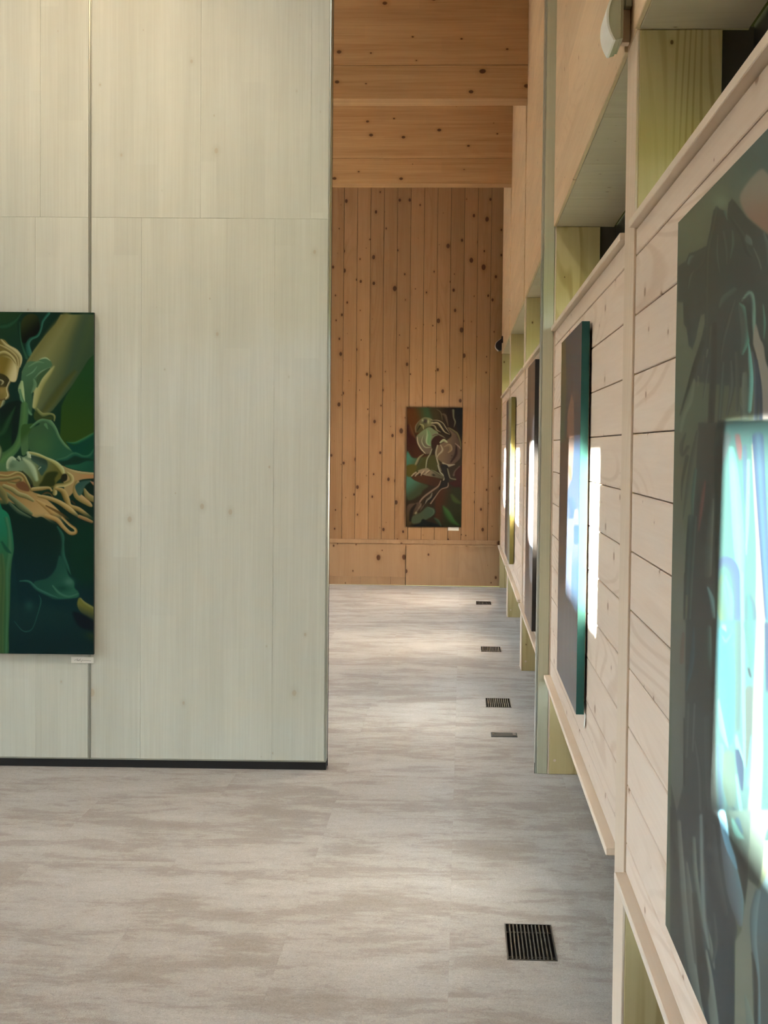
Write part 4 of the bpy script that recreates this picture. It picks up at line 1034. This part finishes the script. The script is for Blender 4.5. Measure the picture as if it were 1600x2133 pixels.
    a.poly([(860, -60), (1080, -60), (1010, 200), (960, 640), (930, 720), (830, 640)], (170, 186, 172), None, None, 2.0, smooth=False)
    a.k = 0.7
    a.poly([(830, 650), (930, 740), (880, 900), (860, 1200), (870, 1500), (890, 2300), (690, 2300), (700, 1280), (760, 1180), (800, 900)], (142, 144, 132), (150, 148, 132), ((820, 800), (760, 1600)), 2.0, smooth=False)
    a.poly([(950, 740), (1080, 500), (1400, 400), (1400, 2300), (900, 2300), (870, 1500), (870, 1000)], (112, 130, 136), (104, 110, 108), ((900, 900), (1000, 1800)), 2.0, smooth=False)
    a.tube([(930, 780), (890, 1000), (890, 1300), (930, 1650), (940, 2200)], [60, 80, 60, 40, 40], [(150, 172, 178), (124, 146, 152), (96, 104, 108)], 2)
    a.tube([(870, 1400), (910, 1700), (910, 2250)], [14, 40, 30], [(84, 80, 74), (70, 70, 66)], 2)
    a.tube([(800, 1840), (840, 2050), (870, 2250)], [16, 70, 90], [(150, 162, 150), (132, 140, 132)], 2)

# ---- bird figure on the far wall
def draw_bird(a):
    a.fill((30, 20, 10))
    a.sheet(840, 840, 12.31)
    a.poly([(100, 100), (700, 100), (760, 500), (400, 800), (100, 560)], (66, 34, 10), (40, 58, 34), ((250, 300), (620, 200)), 8)
    a.poly([(700, 100), (1560, 100), (1560, 900), (1000, 700)], (44, 36, 18), (20, 10, 6), ((800, 300), (1200, 300)), 6)
    a.poly([(1330, 100), (1560, 100), (1560, 900), (1380, 620)], (6, 8, 10), None, None, 3)
    a.poly([(100, 560), (280, 850), (480, 1280), (820, 1340), (820, 1500), (400, 1420), (240, 1380), (100, 1240)], (36, 10, 4), (46, 20, 8), ((150, 700), (500, 1200)), 2)
    a.tube([(160, 560), (200, 740), (300, 890)], [50, 110, 40], [(84, 52, 30), (60, 30, 14), (44, 14, 6)], 2)
    a.poly([(100, 1240), (230, 1390), (420, 1400), (860, 1340), (860, 1730), (100, 1730)], (50, 92, 76), (48, 48, 20), ((140, 1340), (500, 1560)), 2.5)
    a.tube([(1000, 280), (1080, 330), (1150, 580)], [30, 70, 20], [(74, 62, 48), (52, 40, 28)], 1.2)
    a.tube([(860, 160), (960, 240), (1000, 420)], [14, 26, 14], [(86, 82, 62), (50, 40, 22)], 1.2)
    a.tube([(1280, 180), (1290, 360), (1330, 480), (1300, 610)], [60, 40, 40, 10], [(86, 92, 66), (60, 52, 42)], 1.0)
    # head, beak and feathers
    a.poly([(310, 700), (320, 580), (380, 480), (480, 390), (580, 360), (740, 410), (760, 560), (600, 620), (480, 720), (360, 760)], (96, 96, 66), (60, 54, 28), ((560, 400), (440, 680)), 0.9)
    a.tube([(330, 740), (330, 600), (400, 480), (480, 400)], [30, 50, 30, 10], [(100, 92, 70), (50, 42, 24)], 0.8)
    a.tube([(360, 700), (420, 600), (470, 540)], [20, 40, 30], [(28, 26, 12)], 0.8)
    a.blob(560, 460, 70, 60, (26, 26, 18), 0.95); a.blob(500, 440, 28, 34, (130, 134, 104), 0.8); a.blob(640, 470, 22, 50, (150, 150, 112), 0.8); a.blob(570, 460, 22, 22, (60, 40, 50), 0.8)
    a.tube([(440, 540), (500, 580), (520, 660)], [30, 60, 20], [(128, 128, 86), (84, 80, 48)], 0.8)
    a.tube([(720, 450), (880, 460), (1000, 520), (1080, 640), (1200, 780)], [30, 60, 60, 60, 10], [(150, 140, 112), (40, 34, 24), (22, 18, 12)], 0.7)
    a.tube([(740, 520), (880, 520), (980, 640), (1060, 740), (1190, 800)], [50, 70, 60, 40, 10], [(150, 142, 112), (110, 100, 76), (30, 24, 16)], 0.7)
    a.poly([(940, 620), (1000, 700), (1080, 780), (1000, 760), (930, 700)], (16, 12, 10), None, None, 0.8)
    a.tube([(720, 560), (800, 590), (860, 690), (960, 740)], [20, 50, 40, 10], [(134, 124, 96), (60, 50, 34)], 0.7)
    # big wing lobes
    a.poly([(330, 880), (400, 780), (560, 660), (680, 610), (800, 680), (900, 760), (860, 860), (740, 940), (720, 1080), (740, 1200), (680, 1290), (540, 1290), (440, 1160), (360, 1040)], (88, 98, 70), (76, 64, 52), ((640, 700), (560, 1240)), 1.0)
    a.tube([(620, 680), (660, 820), (640, 1000), (700, 1080)], [30, 120, 120, 30], [(86, 110, 76), (78, 106, 70), (130, 140, 108)], 1.4)
    a.tube([(520, 820), (480, 980), (560, 1120), (700, 1130)], [20, 60, 50, 20], [(60, 58, 40), (120, 122, 96), (84, 78, 60)], 1.2)
    a.tube([(360, 880), (380, 1020), (460, 1170), (560, 1280)], [40, 50, 50, 30], [(80, 78, 56), (150, 138, 116), (60, 44, 32)], 1.0)
    a.poly([(800, 860), (900, 830), (1060, 900), (960, 1000), (860, 1120), (760, 1080), (730, 970)], (34, 14, 8), None, None, 1.2)
    a.tube([(760, 820), (860, 790), (1000, 850), (1080, 900)], [30, 40, 34, 10], [(100, 96, 76), (52, 40, 32)], 0.9)
    a.poly([(1130, 620), (1280, 680), (1400, 790), (1380, 860), (1450, 1000), (1470, 1180), (1460, 1400), (1300, 1560), (1140, 1640), (1020, 1540), (880, 1420), (830, 1260), (880, 1100), (1100, 960), (1240, 820)], (84, 68, 50), (62, 46, 36), ((1000, 1100), (1420, 1200)), 1.2)
    a.tube([(1180, 640), (1300, 720), (1390, 800), (1460, 1010), (1470, 1150)], [40, 60, 60, 50, 20], [(86, 80, 46), (70, 62, 40), (52, 40, 30)], 1.0)
    a.tube([(950, 1010), (1040, 950), (1120, 1000)], [40, 70, 40], [(136, 142, 108), (104, 104, 76)], 0.9)
    a.tube([(880, 1090), (840, 1260), (860, 1420), (920, 1620), (960, 1730)], [50, 60, 50, 44, 40], [(80, 74, 58), (130, 122, 100), (56, 50, 40)], 0.9)
    a.tube([(960, 1080), (1000, 1200), (900, 1320), (860, 1400)], [40, 70, 50, 30], [(100, 92, 72), (128, 116, 94), (70, 58, 44)], 1.0)
    a.tube([(1060, 1120), (1180, 1080), (1220, 1180), (1150, 1260)], [30, 80, 80, 30], [(118, 104, 78), (96, 80, 58), (80, 66, 46)], 1.2)
    a.blob(1260, 1420, 26, 20, (20, 10, 8), 0.9); a.blob(1250, 1350, 20, 14, (24, 12, 10), 0.8)
    a.tube([(1360, 1080), (1350, 1300), (1230, 1500)], [40, 110, 60], [(60, 40, 34), (24, 8, 8), (60, 48, 40)], 1.4)
    a.tube([(1330, 1030), (1430, 1120), (1470, 1180)], [20, 40, 10], [(120, 98, 84), (76, 60, 52)], 0.9)
    a.tube([(1010, 1530), (1140, 1600), (1320, 1570)], [40, 70, 20], [(120, 112, 92), (92, 84, 68)], 1.0)
    # legs
    a.tube([(520, 1310), (420, 1400), (350, 1540), (250, 1710)], [30, 70, 80, 20], [(30, 20, 12), (92, 88, 62), (110, 100, 76)], 0.9)
    a.tube([(740, 1180), (700, 1300), (620, 1450), (590, 1660)], [30, 44, 50, 40], [(22, 14, 8), (92, 92, 72), (130, 130, 104)], 0.9)
    # second sheet
    a.sheet(840, 970, 12.31)
    a.poly([(90, 180), (240, 330), (460, 430), (640, 520), (500, 640), (420, 760), (100, 860)], (52, 86, 70), (40, 48, 30), ((200, 380), (420, 640)), 3)
    a.poly([(90, 0), (350, 0), (220, 260), (90, 250)], (64, 56, 18), None, None, 2)
    a.poly([(240, 270), (500, 250), (760, 280), (920, 340), (960, 420), (880, 540), (620, 480), (400, 420), (260, 350)], (56, 30, 14), (40, 20, 10), ((400, 300), (800, 500)), 1.2)
    a.poly([(380, 130), (600, 60), (700, 110), (860, 170), (1000, 260), (1060, 320), (960, 330), (780, 290), (660, 270), (500, 230)], (104, 92, 74), (60, 56, 40), ((560, 100), (940, 280)), 1.0)
    for x0, y0, x1, y1 in ((220, 270, 330, 180), (310, 270, 400, 190), (460, 250, 540, 150), (590, 210, 670, 140)):
        a.tube([(x0, y0), ((x0+x1)/2-6, (y0+y1)/2), (x1, y1)], [30, 50, 50], [(150, 136, 112), (110, 96, 76), (50, 36, 26)], 0.7)
    a.tube([(720, 110), (860, 180), (1000, 270)], [20, 40, 30], [(96, 98, 72), (44, 42, 28)], 0.9)
    a.blob(780, 240, 40, 24, (12, 10, 8), 0.95, 20)
    a.tube([(900, 0), (950, 160), (1060, 280), (1040, 370)], [60, 50, 60, 50], [(40, 38, 30), (128, 128, 108), (60, 56, 46)], 0.8)
    a.poly([(970, 0), (1140, 0), (1170, 240), (1160, 420), (1080, 560), (920, 640), (760, 780), (560, 880), (540, 980), (640, 940), (760, 860), (900, 640), (960, 420), (1060, 340)], (10, 8, 8), None, None, 1.0)
    a.tube([(1140, 80), (1180, 240), (1220, 320), (1360, 350)], [30, 40, 30, 40], [(60, 58, 44), (96, 92, 72)], 0.8)
    a.tube([(1440, 20), (1330, 130), (1290, 240)], [40, 40, 60], [(80, 64, 56), (44, 34, 26)], 0.9)
    a.poly([(1330, 180), (1560, 0), (1560, 640), (1350, 560), (1180, 440), (1360, 370)], (38, 2, 4), None, None, 2.5)
    a.poly([(1180, 600), (1330, 560), (1480, 640), (1500, 1560), (900, 1560), (820, 900), (960, 620)], (48, 22, 8), (24, 26, 10), ((900, 800), (1300, 900)), 3)
    a.tube([(960, 390), (900, 520), (740, 640), (540, 790), (430, 920), (380, 1080)], [30, 50, 60, 60, 50, 40], [(70, 56, 44), (110, 92, 76), (40, 28, 22)], 0.8)
    a.tube([(1150, 440), (1130, 540), (960, 610), (800, 820), (700, 960)], [20, 40, 30, 40, 50], [(120, 100, 84), (90, 74, 60), (14, 10, 8)], 0.8)
    a.tube([(740, 700), (700, 800), (610, 880), (560, 980)], [20, 50, 50, 20], [(100, 96, 82), (60, 52, 42)], 0.8)
    a.tube([(460, 980), (440, 1060), (300, 1220)], [40, 60, 40], [(40, 28, 24), (104, 92, 72)], 0.9)
    a.tube([(560, 980), (500, 1080), (440, 1160)], [20, 50, 20], [(12, 8, 6), (80, 66, 54)], 0.8)
    a.blob(320, 1210, 40, 40, (140, 136, 104), 0.8)
    a.poly([(100, 1040), (320, 960), (420, 930), (380, 1100), (240, 1300), (230, 1450), (100, 1540)], (60, 46, 36), (50, 38, 18), ((200, 1000), (150, 1500)), 2)
    a.tube([(320, 1000), (220, 1160), (190, 1400)], [40, 90, 70], [(18, 12, 8)], 2)
    a.poly([(240, 1300), (440, 1200), (620, 1050), (760, 1120), (800, 1200), (700, 1320), (560, 1400), (420, 1470), (230, 1480)], (52, 60, 42), (44, 60, 44), ((400, 1300), (700, 1180)), 2)
    a.tube([(640, 1060), (780, 1110), (800, 1220), (700, 1320)], [20, 60, 50, 20], [(20, 22, 16), (70, 84, 64)], 1.4)
    a.poly([(190, 1560), (420, 1480), (500, 1370), (640, 1430), (1000, 1540), (1000, 1580), (190, 1580)], (6, 10, 10), None, None, 1.5)
    a.tube([(800, 1350), (880, 1420), (960, 1540)], [30, 90, 40], [(46, 66, 46), (24, 34, 22)], 2)
    a.tube([(1030, 1060), (1120, 1220), (1250, 1420), (1400, 1520)], [60, 170, 150, 60], [(40, 74, 34), (34, 66, 28), (26, 36, 14)], 3)
    a.tube([(1250, 760), (1330, 880), (1450, 950)], [60, 120, 60], [(42, 52, 22), (36, 56, 18)], 3)

# ---- blue figure with a teal edge
def draw_blue(a):
    a.sheet(1145, 660, 4.85)
    a.fill((40, 64, 78))
    a.poly([(60, 0), (420, 0), (420, 1300), (60, 1300)], (40, 62, 78), (40, 54, 72), ((200, 200), (200, 1100)), 10, smooth=False)
    a.poly([(110, 200), (160, 160), (170, 700), (150, 1300), (90, 1500)], (92, 88, 48), (52, 78, 60), ((130, 400), (130, 1100)), 1.2, smooth=False)
    a.poly([(60, 1300), (165, 1250), (165, 2200), (60, 2200)], (60, 54, 52), None, None, 1.2, smooth=False)
    a.tube([(230, 660), (222, 760)], [30, 14], [(40, 44, 54)], 1)
    a.poly([(222, 770), (245, 860), (248, 1260), (168, 1260), (180, 980)], (122, 96, 80), (112, 86, 74), ((210, 800), (210, 1200)), 1.0, smooth=False)
    a.k = 0.07  # sunlit zone painted darker to offset the sun patch
    a.poly([(166, 1220), (250, 1220), (240, 1500), (220, 1700), (166, 1900)], (170, 140, 124), (176, 150, 140), ((200, 1250), (200, 1700)), 1.0, smooth=False)
    a.poly([(250, 1220), (320, 1200), (310, 2200), (166, 2200), (166, 1800), (230, 1600)], (70, 110, 150), (96, 120, 156), ((280, 1300), (230, 2000)), 1.2, smooth=False)
    a.tube([(220, 1850), (240, 2000), (200, 2080)], [60, 70, 40], [(70, 120, 150), (60, 100, 150)], 1)
    a.tube([(270, 1960), (260, 2050), (200, 2100)], [40, 50, 40], [(150, 150, 170)], 1)
    a.tube([(200, 1520), (215, 1640)], [30, 20], [(176, 124, 96)], 0.8)
    a.sheet(1145, 1080, 4.85); a.k = 1.0
    a.poly([(60, 0), (165, 0), (165, 800), (300, 960), (280, 2000), (60, 1500)], (54, 50, 50), (54, 62, 72), ((120, 200), (200, 1300)), 2, smooth=False)
    a.k = 0.07  # lower part of the sunlit zone, darkened likewise
    a.poly([(166, 0), (310, 0), (300, 960), (166, 830)], (128, 136, 160), (70, 120, 160), ((190, 200), (290, 600)), 1.2, smooth=False)
    a.tube([(270, 90), (270, 240)], [50, 50], [(60, 112, 160)], 1)
    a.tube([(200, 350), (190, 600), (200, 800)], [50, 60, 40], [(140, 150, 176), (110, 130, 164)], 1)
    a.k = 1.0
    for x in (150, 190, 230, 255):
        a.tube([(x, 900), (x-8, 1300), (x-4, 1600)], [20, 26, 14], [(62, 68, 76), (74, 82, 92), (56, 62, 70)], 1.2, 0.7)

def draw_black(a):
    a.fill((52, 44, 40))
    for x, c in ((1100, (84, 66, 58)), (1104, (60, 50, 46)), (1109, (104, 92, 86)), (1113, (88, 80, 76)), (1117, (58, 54, 54))):
        a.tube([(x, 720), (x-3, 1000), (x-6, 1320)], [3, 4, 3], [c], 1.5, 0.8)
    a.poly([(1108, 900), (1116, 900), (1112, 1180), (1102, 1180)], (150, 160, 170), None, None, 1.5)

def draw_olive(a):
    a.fill((92, 86, 84))
    a.poly([(1060, 780), (1080, 780), (1076, 1200), (1056, 1200)], (128, 138, 112), (120, 130, 118), ((1066, 830), (1066, 1150)), 1.5, smooth=False)
    a.tube([(1058, 800), (1056, 1000), (1052, 1200)], 4, [(70, 60, 56)], 1.2)

def plain_edge(name, c): return plain(name, srgb(*c), 0.55)
XF = 0.354
# green figures: on the partition face
pw_, top, bot = 1.02, 1.970, 0.497
u_r = -1.0085+0.0   # right edge along the partition
O = PO+PU*(u_r-pw_)+PN*0.028; 
us_g = np.concatenate([np.linspace(0, 0.56, 110, endpoint=False), np.linspace(0.56, 1, 165)])
painting('painting', 'dark green painting of two entwined figures and a sleeping face', (O.x, O.y, top), tuple(PU*pw_), (0, 0, bot-top), tuple(PN), 0.02, 0, 520, draw_green, 1.15, plain_edge('green_black_edge', (20, 26, 20)), 0.0075, us_g)
painting('painting', 'large blue green portrait with dark feathers on the nearest screen', (XF, 2.533, 1.785), (0, -0.95, 0), (0, 0, -1.188), (-1, 0, 0), 0.024, 230, 520, draw_portrait, (0.76, 0.86, 0.82), plain_edge('grey_green_edge', (84, 88, 74)))
painting('painting', 'dark blue painting with a teal edge, half lit by sunlight', (XF, 5.49, 1.792), (0, -0.934, 0), (0, 0, -1.197), (-1, 0, 0), 0.024, 60, 360, draw_blue, 1.1, plain_edge('teal_edge', (8, 76, 72)), surf='varnish')
painting('painting', 'tall black edged painting half hidden behind the partition jamb', (XF, 8.36, 1.852), (0, -0.86, 0), (0, 0, -1.365), (-1, 0, 0), 0.025, 40, 200, draw_black, 1.1, plain_edge('black_edge', (22, 20, 20)), surf='varnish')
painting('painting', 'grey painting with an olive edge furthest along the window wall', (XF-0.006, 12.2, 1.782), (0, -1.25, 0), (0, 0, -1.225), (-1, 0, 0), 0.03, 40, 160, draw_olive, 1.1, plain_edge('olive_edge', (112, 104, 44)), surf='varnish')
painting('painting', 'narrow dark painting of a long necked bird on the far pine wall', (-0.5735, YB-0.030, 1.812), (0.563, 0, 0), (0, 0, -1.209), (0, -1, 0), 0.02, 130, 270, draw_bird, 1.2, plain_edge('brown_black_edge', (20, 12, 8)), 0.0095)

# ------------------------------------------------------------------ paper name cards
nc = empty('name_card', tuple(PO+PU*(-1.062)+PN*0.003+Vector((0, 0, 0.456))), 'small white handwritten card under the green figures painting', 'card')
MB().box(-0.049, 0.049, -0.001, 0.0, 0, 0.0265).build('paper', M['paper'], None, 0.0002)
cd = COL.objects['paper']; cd.parent = nc; cd.location = (0, 0, 0)
ink = MB()
import itertools
def scribble(pts, r=0.0006): ink.tube([(x*0.001-0.049, -0.0013, z*0.001) for x, z in pts], r, 5)
scribble([(14, 11), (20, 14), (26, 17), (30, 19), (28, 14), (25, 10), (30, 10), (36, 14), (42, 18)])
scribble([(24, 12), (32, 10), (38, 11), (44, 10)])
scribble([(44, 4), (46, 9), (50, 14), (54, 13), (51, 10), (57, 10), (60, 13), (63, 10), (67, 13), (70, 10), (75, 12), (80, 10), (86, 11)])
ink.build('handwriting', M['ink'], None)
ih = COL.objects['handwriting']; hl = ih.location.copy(); ih.parent = cd; ih.location = hl
nc.rotation_euler = (0, 0, PA)
c2 = box('name_card', -0.145, -0.035, YB-0.003, YB-0.0005, 0.565, 0.600, M['paper'])
tag(c2, 'plain white card under the long necked bird painting', 'card')
c3 = MB(); c3.v = [(XP+0.003, 4.556, 0.594), (XP+0.003, 4.60, 0.594), (XP+0.0005, 4.60, 0.548), (XP-0.0025, 4.552, 0.552), (XP+0.0045, 4.556, 0.594), (XP+0.0045, 4.60, 0.594), (XP+0.002, 4.60, 0.548), (XP-0.001, 4.552, 0.552)]
c3.f = [(0, 1, 2, 3), (7, 6, 5, 4), (0, 4, 5, 1), (1, 5, 6, 2), (2, 6, 7, 3), (3, 7, 4, 0)]
c3 = c3.build('name_card', M['paper']); tag(c3, 'curled card seen edge on under the teal edged painting', 'card')

# ------------------------------------------------------------------ warm spotlight, plus two added wide fill spots (fittings above the picture)
def spotlight(loc, target, power, angle, blend, label, color=(1.0, 0.72, 0.44)):
    r = empty('track_spotlight', loc); place(r, loc, cl)
    dv = (Vector(target)-Vector(loc)).normalized()
    MB().tube([Vector(loc), Vector(loc)-dv*0.12], 0.035, 14).build('housing', M['black_frame'], r)
    MB().tube([Vector(loc)-dv*0.06, (loc[0], loc[1], CEIL-0.002)], 0.006, 6).build('stem', M['black_frame'], r)
    l = bpy.data.lights.new('lamp', 'SPOT'); l.energy = power; l.spot_size = math.radians(angle); l.spot_blend = blend
    l.color = color; l.shadow_soft_size = 0.03
    lo = bpy.data.objects.new('lamp', l); COL.objects.link(lo); lo.parent = r; lo.location = dv*0.01
    lo.rotation_euler = dv.to_track_quat('-Z', 'Y').to_euler()
spotlight((-1.9, 4.6, 4.2), (-1.5, 6.4, 3.0), 42, 46, 1.0, 'spotlight washing the partition')
spotlight((-3.2, 3.7, 4.4), (-2.0, 6.4, 1.4), 60, 84, 1.0, 'added wide fill light on the left of the partition', (1.0, 0.97, 0.91))  # this and the next are added to brighten the partition
spotlight((-0.9, 3.7, 4.4), (-0.9, 6.4, 1.3), 52, 84, 1.0, 'added wide fill light on the free end of the partition', (1.0, 0.97, 0.91))
